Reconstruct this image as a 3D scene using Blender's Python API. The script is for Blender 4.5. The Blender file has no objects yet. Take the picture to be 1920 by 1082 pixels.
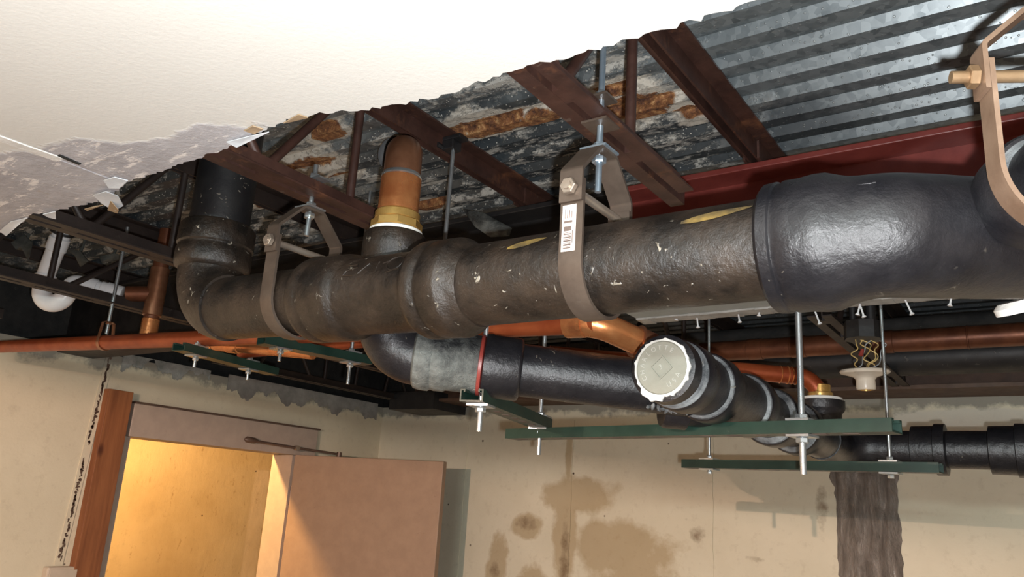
import bpy, math, random
import numpy as np
from mathutils import Vector, Matrix
random.seed(7)
sc = bpy.context.scene
col = sc.collection
# ------------------------------------------------------------------ camera
F = 1500.0
def _basis(y, p, r):
    y, p, r = [math.radians(a) for a in (y, p, r)]
    f = np.array([math.sin(y)*math.cos(p), math.cos(y)*math.cos(p), math.sin(p)])
    rt = np.array([math.cos(y), -math.sin(y), 0.0]); up = np.cross(rt, f)
    c, s = math.cos(r), math.sin(r)
    return c*rt+s*up, -s*rt+c*up, f
RT, UP, FW = _basis(-35.335, 15.25, 3.707)
C = np.array([0, 0, 1.86])
def ray(x, y): return (x-960)/F*RT-(y-541)/F*UP+FW
def at(x, y, ax, val):                       # pixel -> point on an axis plane
    d = ray(x, y); i = 'XYZ'.index(ax); return C+(val-C[i])/d[i]*d
def dep(x, y, d): return C+ray(x, y)*d       # pixel -> point at a distance
cd = bpy.data.cameras.new('camera'); cam = bpy.data.objects.new('camera', cd); col.objects.link(cam)
cd.sensor_width = 36; cd.lens = F/1920*36; cd.clip_start = .02
m = Matrix.Identity(4)
for i in range(3):
    m[i][0], m[i][1], m[i][2], m[i][3] = RT[i], UP[i], -FW[i], C[i]
cam.matrix_world = m; sc.camera = cam
# ------------------------------------------------------------------ light and exposure
w = bpy.data.worlds.new('world'); sc.world = w; w.use_nodes = True
w.node_tree.nodes['Background'].inputs[0].default_value = (.6, .65, .7, 1)
w.node_tree.nodes['Background'].inputs[1].default_value = .05
vs = sc.view_settings
vs.view_transform = 'Standard'; vs.look = 'None'; vs.gamma = 1; vs.use_curve_mapping = False
vs.exposure = 0.0
FLASH_W, PENDANT_W, HALL_W, FILL_W = 92.0, 330.0, 125.0, 50.0
def point(name, loc, watts, colr, rad):
    l = bpy.data.lights.new(name, 'POINT'); l.energy = watts; l.color = colr; l.shadow_soft_size = rad
    o = bpy.data.objects.new(name, l); col.objects.link(o); o.location = [float(q) for q in loc]; return o
point('camera_flash', C+RT*.022-UP*.03, FLASH_W, (.97, .985, 1), .007)      # the phone's flash, beside its lens
PEND = (-.75, -1.35, 2.140)
point('pendant_bulb_light', PEND, PENDANT_W, (1, .63, .46), .006)
FILL = (.3, -2.325, 2.16)  # added fill light behind the camera, lifts the upper back wall
tl_ = bpy.data.lights.new('fill_light', 'AREA'); tl_.shape = 'RECTANGLE'; tl_.size = 1.2; tl_.size_y = .10; tl_.energy = FILL_W; tl_.color = (.80, 1, .98)
to_ = bpy.data.objects.new('fill_light', tl_); col.objects.link(to_); to_.location = FILL; to_.rotation_euler = (math.radians(90), 0, 0)
HALL = (-3.62, 2.02, 2.41)
point('hall_bulb_light', HALL, HALL_W, (1, .58, .20), .04)

# ------------------------------------------------------------------ node helpers
class N:
    def __init__(s, name):
        s.m = bpy.data.materials.new(name); s.m.use_nodes = True
        s.t = s.m.node_tree; s.b = s.t.nodes['Principled BSDF']; s.n = s.t.nodes; s._co = None
    def put(s, sock, v):
        if isinstance(v, bpy.types.NodeSocket): s.t.links.new(v, sock)
        elif isinstance(v, (tuple, list)) and sock.type == 'RGBA' and len(v) == 3: sock.default_value = (*v, 1)
        else: sock.default_value = v
    def co(s):
        if not s._co: s._co = s.n.new('ShaderNodeTexCoord').outputs['Object']
        return s._co
    def mapv(s, scale=(1, 1, 1), rot=(0, 0, 0), loc=(0, 0, 0)):
        q = s.n.new('ShaderNodeMapping'); s.put(q.inputs[0], s.co())
        q.inputs['Scale'].default_value = scale; q.inputs['Rotation'].default_value = rot; q.inputs['Location'].default_value = loc
        return q.outputs[0]
    def noise(s, scale, detail=3, rough=.55, vec=None, dist=0):
        q = s.n.new('ShaderNodeTexNoise'); s.put(q.inputs['Vector'], vec or s.co())
        q.inputs['Scale'].default_value = scale; q.inputs['Detail'].default_value = detail
        q.inputs['Roughness'].default_value = rough; q.inputs['Distortion'].default_value = dist
        return q.outputs['Fac']
    def vor(s, scale, out='Distance', vec=None, rnd=1):
        q = s.n.new('ShaderNodeTexVoronoi'); s.put(q.inputs['Vector'], vec or s.co())
        q.inputs['Scale'].default_value = scale; q.inputs['Randomness'].default_value = rnd
        return q.outputs[out]
    def ramp(s, fac, stops):
        q = s.n.new('ShaderNodeValToRGB'); s.put(q.inputs[0], fac); r = q.color_ramp
        while len(r.elements) < len(stops): r.elements.new(.5)
        for e, (p, c) in zip(r.elements, stops):
            e.position = p; e.color = (c, c, c, 1) if isinstance(c, (int, float)) else (*c, 1)
        return q.outputs[0]
    def mix(s, fac, a, b):
        q = s.n.new('ShaderNodeMix'); q.data_type = 'RGBA'
        s.put(q.inputs[0], fac); s.put(q.inputs[6], a); s.put(q.inputs[7], b); return q.outputs[2]
    def ma(s, op, a, b=0.0, clamp=False):
        q = s.n.new('ShaderNodeMath'); q.operation = op; q.use_clamp = clamp
        s.put(q.inputs[0], a); s.put(q.inputs[1], b); return q.outputs[0]
    def xyz(s):
        q = s.n.new('ShaderNodeSeparateXYZ'); s.put(q.inputs[0], s.co()); return q.outputs
    def bump(s, h, strength=.3, dist=.01):
        q = s.n.new('ShaderNodeBump'); s.put(q.inputs['Height'], h)
        q.inputs['Strength'].default_value = strength; q.inputs['Distance'].default_value = dist
        s.t.links.new(q.outputs[0], s.b.inputs['Normal'])
    def spots(s, a, b, lst, wob, scale=14, soft=.35):       # union of ragged ellipses in two object axes
        nz = s.ma('MULTIPLY', s.ma('SUBTRACT', s.noise(scale, 5, .65), .5), wob); tot = None
        for (x, y, rx, ry) in lst:
            dx = s.ma('POWER', s.ma('ABSOLUTE', s.ma('DIVIDE', s.ma('SUBTRACT', a, x), rx)), 2.0)
            dy = s.ma('POWER', s.ma('ABSOLUTE', s.ma('DIVIDE', s.ma('SUBTRACT', b, y), ry)), 2.0)
            v = s.ma('ADD', s.ma('SUBTRACT', 1.0, s.ma('ADD', dx, dy)), nz)
            tot = v if tot is None else s.ma('MAXIMUM', tot, v)
        return s.ma('DIVIDE', tot, soft, True)
    def done(s, base, rough=.5, metal=0.0, spec=.5, coat=0.0):
        s.put(s.b.inputs['Base Color'], base); s.put(s.b.inputs['Roughness'], rough)
        s.put(s.b.inputs['Metallic'], metal); s.b.inputs['Specular IOR Level'].default_value = spec
        s.b.inputs['Coat Weight'].default_value = coat; s.b.inputs['Coat Roughness'].default_value = .15
        return s.m
MT = {}
def speckled(name, base, dust, rough, speck=(.34, .30, .24), amt=.5, bump=.25, metal=0, rust=None, spec=.5):
    q = N(name)
    a = q.ramp(q.noise(16, 6, .65), [(.38, 0), (.66, 1)])
    c = q.mix(a, base, dust)
    if rust: c = q.mix(q.ramp(q.noise(9, 5, .7), [(.58, 0), (.72, .8)]), c, rust)
    gate = q.ramp(q.noise(9, 3), [(.50, 0), (.60, 1)])
    sp = q.ma('MULTIPLY', q.ramp(q.noise(95, 2, .5, None, .8), [(.68, 0), (.74, 1)]), q.ma('MULTIPLY', gate, amt))
    c = q.mix(sp, c, speck)
    q.bump(q.ma('ADD', q.ma('MULTIPLY', q.noise(75, 7, .68), .9), q.ma('ADD', q.noise(14, 2), q.ma('MULTIPLY', sp, .8))), bump, .006)
    r = q.ma('ADD', q.ma('MULTIPLY', q.noise(22, 4), .25), rough-.12)
    MT[name] = q.done(c, r, metal, spec); return MT[name]
speckled('iron_old', (.007, .0055, .0045), (.034, .023, .016), .34, amt=.85, bump=.5)
speckled('iron_black', (.007, .007, .009), (.017, .016, .018), .31, amt=.35, bump=.35)
speckled('iron_riser', (.006, .006, .007), (.012, .012, .012), .5, amt=.8, bump=.1)
speckled('iron_patchy', (.012, .013, .014), (.17, .18, .165), .45, speck=(.3, .3, .28), amt=.5, bump=.8)
speckled('joist_paint', (.030, .0125, .009), (.060, .026, .018), .52, amt=.15, bump=.15, rust=(.16, .065, .03))
speckled('joist_dark', (.013, .008, .0065), (.025, .016, .0125), .55, amt=.15, bump=.15)
speckled('red_paint', (.125, .022, .018), (.17, .034, .027), .42, amt=.05, bump=.06)
speckled('brown_steel', (.065, .034, .021), (.10, .055, .034), .6, amt=.1, bump=.15)
speckled('strap_steel', (.085, .062, .048), (.13, .098, .076), .42, amt=.15, bump=.06, metal=.45)
speckled('strap_rust', (.17, .105, .068), (.26, .175, .12), .45, amt=.1, bump=.1, metal=.3)
speckled('bolt_steel', (.30, .24, .19), (.42, .36, .30), .35, amt=0, bump=.04, metal=.7)
speckled('bolt_brassy', (.24, .15, .08), (.32, .22, .13), .4, amt=0, bump=.05, metal=.5)
speckled('zinc', (.42, .46, .48), (.58, .62, .63), .3, amt=0, bump=.05, metal=.85)
speckled('zinc_blue', (.30, .40, .50), (.48, .56, .62), .3, amt=0, bump=.05, metal=.8)
speckled('green_paint', (.006, .024, .017), (.012, .036, .026), .4, amt=.1, bump=.05)
speckled('copper_orange', (.27, .050, .015), (.37, .086, .027), .42, amt=.05, bump=.05, metal=.45, rust=(.22, .05, .02))
speckled('copper_dull', (.115, .040, .020), (.20, .075, .036), .42, amt=.03, bump=.05, metal=.5)
speckled('copper_shiny', (.58, .20, .07), (.74, .32, .12), .25, amt=.05, bump=.15, metal=.7, rust=(.35, .10, .04))
speckled('copper_aged', (.26, .115, .06), (.42, .20, .11), .32, speck=(.6, .5, .4), amt=.3, bump=.10, metal=.75, rust=(.45, .15, .06))
speckled('brass', (.50, .29, .08), (.66, .42, .14), .3, amt=0, bump=.08, metal=.65)
speckled('putty', (.72, .71, .66), (.85, .84, .79), .6, amt=0, bump=.3)
speckled('solvent_white', (.05, .055, .06), (.27, .285, .29), .35, amt=.6, bump=.7)
speckled('pvc', (.66, .67, .68), (.74, .74, .74), .32, amt=0, bump=.03)
speckled('plug_letter', (.40, .39, .34), (.46, .45, .40), .5, amt=0, bump=.05)
speckled('plug_grey', (.25, .245, .20), (.31, .30, .25), .45, amt=0, bump=.12)
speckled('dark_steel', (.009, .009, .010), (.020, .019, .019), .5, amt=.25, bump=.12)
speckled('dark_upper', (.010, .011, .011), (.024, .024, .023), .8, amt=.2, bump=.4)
speckled('red_primer', (.20, .028, .02), (.28, .05, .04), .4, amt=0, bump=.1)
speckled('yellow_crayon', (.05, .036, .018), (.34, .22, .05), .6, amt=0, bump=.1)
speckled('porcelain', (.62, .54, .44), (.70, .63, .52), .3, amt=0, bump=.03)
speckled('wire_yellow', (.55, .36, .12), (.62, .45, .2), .5, amt=0, bump=.02)
speckled('wire_grey', (.35, .36, .38), (.45, .46, .47), .5, amt=0, bump=.02)
speckled('label_white', (.56, .47, .43), (.64, .56, .51), .5, amt=0, bump=.02)
speckled('label_ink', (.10, .07, .06), (.16, .12, .10), .6, amt=0, bump=.02)
speckled('screw_white', (.62, .62, .64), (.75, .75, .76), .4, amt=0, bump=.02)
speckled('board_edge', (.30, .29, .265), (.46, .45, .42), .8, amt=.1, bump=.4)
speckled('board_grey', (.33, .36, .34), (.38, .40, .385), .8, amt=.05, bump=.1)
speckled('parging', (.21, .20, .185), (.30, .285, .26), .85, amt=.2, bump=.4)
speckled('paper_brown', (.30, .20, .11), (.42, .31, .2), .8, amt=0, bump=.2)
speckled('paper_white', (.62, .66, .70), (.74, .76, .78), .8, amt=0, bump=.2)
speckled('gypsum', (.72, .70, .66), (.82, .80, .76), .9, amt=0, bump=.5)
speckled('box_paint', (.46, .39, .31), (.53, .45, .36), .6, amt=.05, bump=.05)
speckled('closer_brown', (.10, .065, .05), (.15, .10, .075), .4, amt=0, bump=.05, metal=.3)
speckled('scrap_dark', (.035, .040, .036), (.10, .105, .095), .9, amt=.3, bump=.9)
speckled('fluff', (.20, .215, .20), (.36, .36, .34), .9, amt=.4, bump=.9)
def mat_deck():
    q = N('galvanised_deck'); x, y, z = q.xyz()
    sp = q.vor(80, 'Color'); g = q.ma('ADD', q.ma('MULTIPLY', sp, .6), q.ma('MULTIPLY', q.noise(30, 4), .6))
    c = q.ramp(g, [(.25, (.075, .092, .100)), (.75, (.165, .190, .198))])
    # long-standing damp: chalky zone left of the second joist
    damp = q.ma('MULTIPLY', q.ma('SUBTRACT', q.ma('ADD', -.46, q.ma('MULTIPLY', q.ma('SUBTRACT', q.noise(7, 4), .5), .35)), x), 7, True)
    dark = q.spots(x, y, [(-.95, 1.33, .50, .30), (-.62, 1.48, .42, .16), (-1.1, 1.5, .6, .2), (-2.3, 1.15, .75, .7), (-1.85, 1.0, .3, .3), (-.8, 2.7, 4, 1.02)], 1.6, 9, .6)  # dark patches; the last one puts the far bay's dimness into the colour
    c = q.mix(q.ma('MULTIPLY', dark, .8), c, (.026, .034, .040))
    damp = q.ma('MULTIPLY', damp, q.ma('MULTIPLY', q.ma('SUBTRACT', 1.72, y), 20, True))  # no chalk past the beam, keeping the dim far bay dark
    ch = q.ma('MULTIPLY', damp, q.ramp(q.noise(24, 7, .75, q.mapv((.45, 1, 1))), [(.50, 0), (.57, 1)]))
    chalk = q.mix(q.noise(70, 4), (.20, .20, .18), (.46, .45, .41))
    c = q.mix(ch, c, chalk)
    fl = q.ma('MULTIPLY', q.ma('ADD', q.ma('MULTIPLY', damp, .8), .15), q.ramp(q.vor(95), [(.13, 1), (.2, 0)]))
    c = q.mix(fl, c, (.52, .53, .50))
    RS = [(-.944, 1.20, .11, .040), (-.83, 1.225, .06, .025), (-.632, 1.27, .075, .055), (-.545, 1.335, .045, .03), (-.64, 1.19, .05, .025),
          (-1.278, 1.067, .05, .035), (-1.45, 1.17, .10, .035), (-1.42, 1.25, .05, .02), (-1.85, 1.20, .06, .03), (-1.75, 1.30, .06, .03), (-1.36, 1.5, .06, .03), (-.80, .98, .05, .02)]
    halo = q.spots(x, y, [(a, b, r*1.5, s*1.8) for a, b, r, s in RS], 2.2, 24, .3)
    c = q.mix(halo, c, q.mix(q.noise(90, 4), (.30, .27, .22), (.58, .55, .48)))
    rs = q.spots(x, y, RS, 1.7, 26, .2)
    c = q.mix(rs, c, q.ramp(q.noise(60, 6, .7), [(.35, (.060, .022, .012)), (.52, (.21, .085, .028)), (.66, (.42, .24, .10)), (.75, (.5, .45, .38))]))
    q.bump(q.ma('ADD', q.ma('MULTIPLY', ch, .6), q.ma('ADD', q.ma('MULTIPLY', rs, q.noise(80, 5)), q.ma('MULTIPLY', fl, .6))), .7, .008)
    wet = q.ma('MAXIMUM', ch, halo)
    return q.done(c, q.ma('ADD', .38, q.ma('MULTIPLY', wet, .4)), q.ma('MULTIPLY', q.ma('SUBTRACT', 1, wet), .35))
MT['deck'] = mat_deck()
def mat_wall(name, base, dark, side):
    q = N(name); x, y, z = q.xyz()
    c = q.mix(q.ramp(q.noise(2.2, 5, .6), [(.35, 0), (.7, 1)]), base, dark)
    c = q.mix(q.ma('MULTIPLY', q.ramp(q.noise(26, 5, .7), [(.55, 0), (.75, 1)]), .25), c, (.30, .24, .17))
    pit = q.ramp(q.vor(9), [(.035, 1), (.06, 0)])
    pit = q.ma('MULTIPLY', pit, q.ramp(q.noise(5, 2), [(.5, 0), (.56, 1)]))
    if side == 'back':
        st = q.spots(x, z, [(-1.90, 1.93, .24, .09), (-1.72, 1.70, .24, .16), (-2.2, 1.78, .09, .07), (-1.98, 1.75, .07, .35), (-1.62, 1.50, .3, .3), (-2.36, 1.55, .07, .20), (-2.16, 1.45, .1, .2), (-1.98, 2.1, .025, .14)], 2.4, 6, .5)
        c = q.mix(q.ma('MULTIPLY', st, .55), c, (.29, .185, .06))
        br = q.spots(x, z, [(-2.2, 1.79, .06, .035), (-1.98, 1.60, .03, .25), (-2.37, 1.55, .035, .05), (-.83, 1.94, .025, .09), (-1.34, 1.80, .04, .04), (-1.1, 1.72, .04, .012)], 3.4, 20, 1.4)
        c = q.mix(q.ma('MULTIPLY', br, .75), c, (.13, .075, .035))
        wp = q.spots(x, z, [(-.72, 2.26, .17, .05), (-.3, 2.27, .5, .045)], 1.2, 10, .4)
        c = q.mix(q.ma('MULTIPLY', wp, .55), c, (.50, .49, .46))
    c = q.mix(pit, c, (.07, .045, .03))
    ts = q.ramp(q.noise(6, 5, .7), [(.25, 0), (.75, 1)])
    tb = q.ma('MULTIPLY', q.ma('SUBTRACT', q.ma('ADD', z, q.ma('MULTIPLY', ts, .09)), 2.345), 40, True)
    c = q.mix(q.ma('MULTIPLY', tb, .8), c, (.17, .165, .15))
    if side == 'hall':
        c = q.mix(q.ramp(q.noise(30, 6, .75, q.mapv((1, 1, .45))), [(.60, 0), (.68, .55)]), c, (.24, .14, .06)); pit = q.ma('ADD', pit, q.ma('MULTIPLY', q.noise(22, 5, .7, q.mapv((1, 1, .5))), 3.0))
    q.bump(q.ma('ADD', q.ma('MULTIPLY', q.noise(90, 5, .7), .5), q.ma('SUBTRACT', q.noise(12, 3), pit)), .22, .006)
    return q.done(c, .75, 0, .3)
MT['wall_back'] = mat_wall('painted_concrete_back', (.66, .62, .495), (.57, .53, .41), 'back')
MT['wall_left'] = mat_wall('painted_concrete_left', (.64, .585, .445), (.56, .505, .375), 'left')
MT['wall_hall'] = mat_wall('stucco_hall', (.58, .46, .30), (.46, .35, .21), 'hall')
def mat_drywall():
    q = N('drywall_paint'); x, y, z = q.xyz()
    base = q.mix(q.noise(3, 4), (.66, .645, .60), (.72, .705, .66))
    m1 = q.spots(x, y, [(-1.66, .64, .50, .14), (-1.10, .63, .20, .070), (-1.28, .60, .16, .10), (-1.80, .42, .3, .06), (-1.45, .52, .2, .06)], 3.0, 6, .25)
    tornc = q.mix(q.ramp(q.noise(13, 6, .7, q.mapv((.5, 1.6, 1), (0, 0, .5))), [(.3, 0), (.7, 1)]), (.36, .345, .36), (.54, .525, .54))
    tornc = q.mix(q.ramp(q.noise(20, 7, .75, q.mapv((.5, 1.8, 1), (0, 0, .5))), [(.55, 0), (.60, 1)]), tornc, (.80, .76, .73))
    tornc = q.mix(q.ramp(q.noise(9, 6, .75, q.mapv((1, 1, 1), (0, 0, 0), (4, 1, 0))), [(.66, 0), (.72, .7)]), tornc, (.42, .33, .22))
    c = q.mix(m1, base, tornc)
    q.bump(q.ma('ADD', q.ma('MULTIPLY', q.ma('MULTIPLY', m1, q.noise(20, 7, .75)), 1.2), q.ma('MULTIPLY', q.noise(160, 3), .15)), .45, .006)
    return q.done(c, .8, 0, .3)
MT['drywall'] = mat_drywall()
def mat_wood():
    q = N('stud_wood'); v = q.mapv((14, 14, .9))
    c = q.ramp(q.noise(2.2, 5, .6, v, .6), [(.3, (.165, .058, .024)), (.55, (.27, .105, .042)), (.8, (.36, .16, .07))])
    kn = q.ramp(q.vor(3.1, 'Distance', q.mapv((2.5, 2.5, 1.3))), [(.06, 1), (.14, 0)])
    c = q.mix(kn, c, (.08, .025, .012)); q.bump(q.noise(3, 5, .6, v), .2, .004)
    return q.done(c, .6, 0, .3)
MT['wood'] = mat_wood()
speckled('door_paint', (.29, .195, .135), (.33, .225, .155), .55, speck=(.12, .06, .03), amt=.25, bump=.06)
speckled('frame_paint', (.37, .30, .25), (.42, .34, .28), .55, speck=(.12, .06, .03), amt=.1, bump=.06)
speckled('floor_concrete', (.11, .105, .095), (.15, .14, .13), .7, amt=.1, bump=.1)
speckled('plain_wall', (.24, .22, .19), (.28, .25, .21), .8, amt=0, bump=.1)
def mat_patch():
    q = N('mastic'); v = q.mapv((2.2, 1, .5))
    c = q.ramp(q.noise(11, 6, .7, v), [(.3, (.15, .13, .115)), (.55, (.30, .265, .235)), (.78, (.52, .49, .46))])
    c = q.mix(q.ramp(q.noise(5, 3), [(.6, 0), (.7, .6)]), c, (.13, .075, .03))
    q.bump(q.noise(16, 7, .7, v, 1.2), 1.0, .03); return q.done(c, .2, 0, .7)
MT['mastic'] = mat_patch()
def emis(name, c, s):
    q = N(name); q.put(q.b.inputs['Emission Color'], c); q.b.inputs['Emission Strength'].default_value = s
    MT[name] = q.done(c, .4); return MT[name]
emis('bulb_glow', (1, .62, .3), 4)

# ------------------------------------------------------------------ mesh helpers
def V(p): return np.array([float(q) for q in p])
def unit(a): a = V(a); return a/np.linalg.norm(a)
def perp(d):
    d = unit(d); h = V((0, 0, 1)) if abs(d[2]) < .9 else V((1, 0, 0))
    u = unit(np.cross(h, d)); return u, np.cross(d, u)
class MB:
    def __init__(s): s.v = []; s.f = []
    def add(s, vs, fs):
        o = len(s.v); s.v += [tuple(float(q) for q in p) for p in vs]; s.f += [tuple(i+o for i in f) for f in fs]; return s
    def obox(s, c, a, b, d):                      # centre and three half vectors
        c, a, b, d = V(c), V(a), V(b), V(d)
        vs = [c+i*a+j*b+k*d for k in (-1, 1) for j in (-1, 1) for i in (-1, 1)]
        fs = [(0, 2, 3, 1), (4, 5, 7, 6), (0, 1, 5, 4), (2, 6, 7, 3), (0, 4, 6, 2), (1, 3, 7, 5)]
        if np.dot(np.cross(a, b), d) < 0: fs = [f[::-1] for f in fs]
        return s.add(vs, fs)
    def box(s, x0, x1, y0, y1, z0, z1):
        return s.obox(((x0+x1)/2, (y0+y1)/2, (z0+z1)/2), ((x1-x0)/2, 0, 0), (0, (y1-y0)/2, 0), (0, 0, (z1-z0)/2))
    def lathe(s, o, axis, prof, n=40, closed=False):
        o = V(o); d = unit(axis); u, v = perp(d); vs = []; fs = []
        for t, r in prof:
            for k in range(n):
                a = 2*math.pi*k/n; vs.append(o+d*t+(u*math.cos(a)+v*math.sin(a))*r)
        L = len(prof)
        for i in range(L if closed else L-1):
            j = (i+1) % L
            for k in range(n): fs.append((i*n+k, i*n+(k+1) % n, j*n+(k+1) % n, j*n+k))
        if not closed: fs.append(tuple(range(n))[::-1]); fs.append(tuple((L-1)*n+k for k in range(n)))
        return s.add(vs, fs)
    def cyl(s, p0, p1, r, n=20):
        p0, p1 = V(p0), V(p1); return s.lathe(p0, p1-p0, [(0, r), (np.linalg.norm(p1-p0), r)], n)
    def tube(s, pts, r, n=16):
        pts = [V(p) for p in pts]; L = len(pts); rs = r if isinstance(r, (list, tuple)) else [r]*L
        T = [unit(pts[min(i+1, L-1)]-pts[max(i-1, 0)]) for i in range(L)]
        u, _ = perp(T[0]); vs = []; fs = []
        for i in range(L):
            u = unit(u-T[i]*np.dot(u, T[i])); v = np.cross(T[i], u)
            for k in range(n):
                a = 2*math.pi*k/n; vs.append(pts[i]+(u*math.cos(a)+v*math.sin(a))*rs[i])
        for i in range(L-1):
            for k in range(n): fs.append((i*n+k, i*n+(k+1) % n, (i+1)*n+(k+1) % n, (i+1)*n+k))
        fs.append(tuple(range(n))[::-1]); fs.append(tuple((L-1)*n+k for k in range(n)))
        return s.add(vs, fs)
    def strip(s, pts, wdir, w, t):                # flat bar swept along a polyline
        pts = [V(p) for p in pts]; wd = unit(wdir); L = len(pts); vs = []; fs = []
        for i in range(L):
            T = unit(pts[min(i+1, L-1)]-pts[max(i-1, 0)]); nn = unit(np.cross(T, wd))
            k = 1.0
            if 0 < i < L-1:
                a = unit(pts[i]-pts[i-1]); k = 1/max(.5, np.dot(a, T))
            for a, b in ((-1, -1), (1, -1), (1, 1), (-1, 1)): vs.append(pts[i]+wd*a*w/2+nn*b*t/2*k)
        for i in range(L-1):
            for k in range(4): fs.append((i*4+k, (i+1)*4+k, (i+1)*4+(k+1) % 4, i*4+(k+1) % 4))
        fs.append((0, 1, 2, 3)); fs.append(tuple((L-1)*4+k for k in range(4))[::-1]); return s.add(vs, fs)
    def prism(s, poly, o, u, v, d):               # polygon (u,v) extruded by vector d
        o, u, v, d = V(o), V(u), V(v), V(d); n = len(poly)
        vs = [o+u*a+v*b for a, b in poly]+[o+u*a+v*b+d for a, b in poly]
        fs = [tuple(range(n))[::-1], tuple(range(n, 2*n))]+[(i, (i+1) % n, (i+1) % n+n, i+n) for i in range(n)]
        return s.add(vs, fs)
def arc(p0, p1, p2, R, n=10):                     # rounded corner at p1
    p0, p1, p2 = V(p0), V(p1), V(p2); a = unit(p0-p1); b = unit(p2-p1)
    ang = math.acos(max(-1, min(1, np.dot(a, b)))); t = R/math.tan(ang/2)
    c = p1+unit(a+b)*(R/math.sin(ang/2)); s0 = p1+a*t-c; s1 = p1+b*t-c; out = []
    om = math.acos(max(-1, min(1, np.dot(s0, s1)/R/R)))
    for i in range(n+1):
        k = i/n; out.append(c+(math.sin((1-k)*om)*s0+math.sin(k*om)*s1)/math.sin(om))
    return out
def fillet(pts, R, n=8):
    out = [V(pts[0])]
    for i in range(1, len(pts)-1): out += arc(pts[i-1], pts[i], pts[i+1], R, n)
    return out+[V(pts[-1])]
def tag(o, label=None, cat=None, group=None, kind=None):
    for k, v in (('label', label), ('category', cat), ('group', group), ('kind', kind)):
        if v: o[k] = v
    return o
ROOT = {}
def thing(name, loc, label, cat, group=None, kind=None):
    o = bpy.data.objects.new(name, None); col.objects.link(o); o.empty_display_size = .05
    o.location = [float(q) for q in loc]; ROOT[o.name] = V(loc); return tag(o, label, cat, group, kind)
def part(mb, name, mat, parent=None, label=None, smooth=40, bevel=0):
    off = ROOT.get(parent.name, V((0, 0, 0))) if parent else V((0, 0, 0))
    me = bpy.data.meshes.new(name); me.from_pydata([tuple(V(p)-off) for p in mb.v], [], mb.f); me.update()
    if smooth:
        me.polygons.foreach_set('use_smooth', [True]*len(me.polygons)); me.set_sharp_from_angle(angle=math.radians(smooth))
    me.materials.append(MT[mat]); o = bpy.data.objects.new(name, me); col.objects.link(o)
    if parent: o.parent = parent; ROOT[o.name] = off
    if bevel:
        b = o.modifiers.new('bevel', 'BEVEL'); b.width = bevel; b.segments = 2; b.limit_method = 'ANGLE'
    return tag(o, label)
def solo(mb, name, mat, label, cat, loc=(0, 0, 0), group=None, kind=None, smooth=40, bevel=0):
    ROOT['_solo'] = V(loc)
    class P: name = '_solo'
    me = bpy.data.meshes.new(name); me.from_pydata([tuple(V(p)-V(loc)) for p in mb.v], [], mb.f); me.update()
    if smooth:
        me.polygons.foreach_set('use_smooth', [True]*len(me.polygons)); me.set_sharp_from_angle(angle=math.radians(smooth))
    me.materials.append(MT[mat]); o = bpy.data.objects.new(name, me); col.objects.link(o); o.location = [float(q) for q in loc]
    ROOT[o.name] = V(loc)
    if bevel:
        b = o.modifiers.new('bevel', 'BEVEL'); b.width = bevel; b.segments = 2; b.limit_method = 'ANGLE'
    return tag(o, label, cat, group, kind)
def copy_tree(o, parent=None):
    c = o.copy(); col.objects.link(c); c.parent = parent
    for ch in o.children: copy_tree(ch, c)
    return c
def nut(mb, o, axis, r, h): return mb.lathe(V(o)-unit(axis)*h/2, axis, [(0, r*.9), (h*.12, r), (h*.88, r), (h, r*.9)], 6)
def ringprof(t0, t1, r_in, r_out): return [(t0, r_in), (t0+.003, r_out), (t1-.003, r_out), (t1, r_in)]
def glyph(txt, size, depth):
    cu = bpy.data.curves.new('t', 'FONT'); cu.body = txt; cu.size = size; cu.extrude = depth; cu.align_x = 'CENTER'; cu.align_y = 'CENTER'; cu.resolution_u = 3
    o = bpy.data.objects.new('t', cu); col.objects.link(o); dg = bpy.context.evaluated_depsgraph_get()
    me = bpy.data.meshes.new_from_object(o.evaluated_get(dg)); vs = [tuple(v.co) for v in me.vertices]; fs = [tuple(p.vertices) for p in me.polygons]
    bpy.data.objects.remove(o); bpy.data.curves.remove(cu); bpy.data.meshes.remove(me); return vs, fs

# ------------------------------------------------------------------ room shell
XL, YB, XR, YF, ZW, ZD = -3.22, 3.35, 1.7, -2.4, 2.36, 2.622
tag(solo(MB().box(-4.6, XR, YF, YB+.3, -.1, 0), 'floor', 'floor_concrete', 'bare concrete basement floor', 'floor', kind='structure'))
D0, D1, DZ = 1.864, 2.735, 2.05
mb = MB(); mb.box(XL-.12, XL, YF, D0, 0, ZW); mb.box(XL-.12, XL, D1, YB+.3, 0, ZW); mb.box(XL-.12, XL, D0, D1, DZ, ZW)
wl = solo(mb, 'wall_left', 'wall_left', 'cream painted concrete wall with the doorway', 'wall', kind='structure', smooth=0)
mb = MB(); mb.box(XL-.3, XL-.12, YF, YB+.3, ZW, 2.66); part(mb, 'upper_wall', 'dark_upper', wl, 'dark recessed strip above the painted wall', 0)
mb = MB(); mb.box(XL, XR, YB, YB+.2, 0, ZW)
wb = solo(mb, 'wall_back', 'wall_back', 'stained cream concrete wall behind the pipes', 'wall', kind='structure', smooth=0)
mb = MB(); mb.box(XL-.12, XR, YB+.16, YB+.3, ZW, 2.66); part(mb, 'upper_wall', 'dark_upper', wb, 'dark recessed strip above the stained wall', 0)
for px, h in ((870, 1.0), (1070, 1.0), (1335, 1.0)):             # form joints cast into the wall
    x = at(px, 900, 'Y', YB)[0]; mb = MB(); z = .0; rr = random.Random(px)
    pts = []
    while z < ZW-.05: pts.append((x+rr.uniform(-.003, .003), YB-.001, z)); z += .06
    mb.strip(pts, (1, 0, 0), .012 if px != 1070 else .016, .006); part(mb, 'form_joint', 'wall_back', wb, None, 0)
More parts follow.
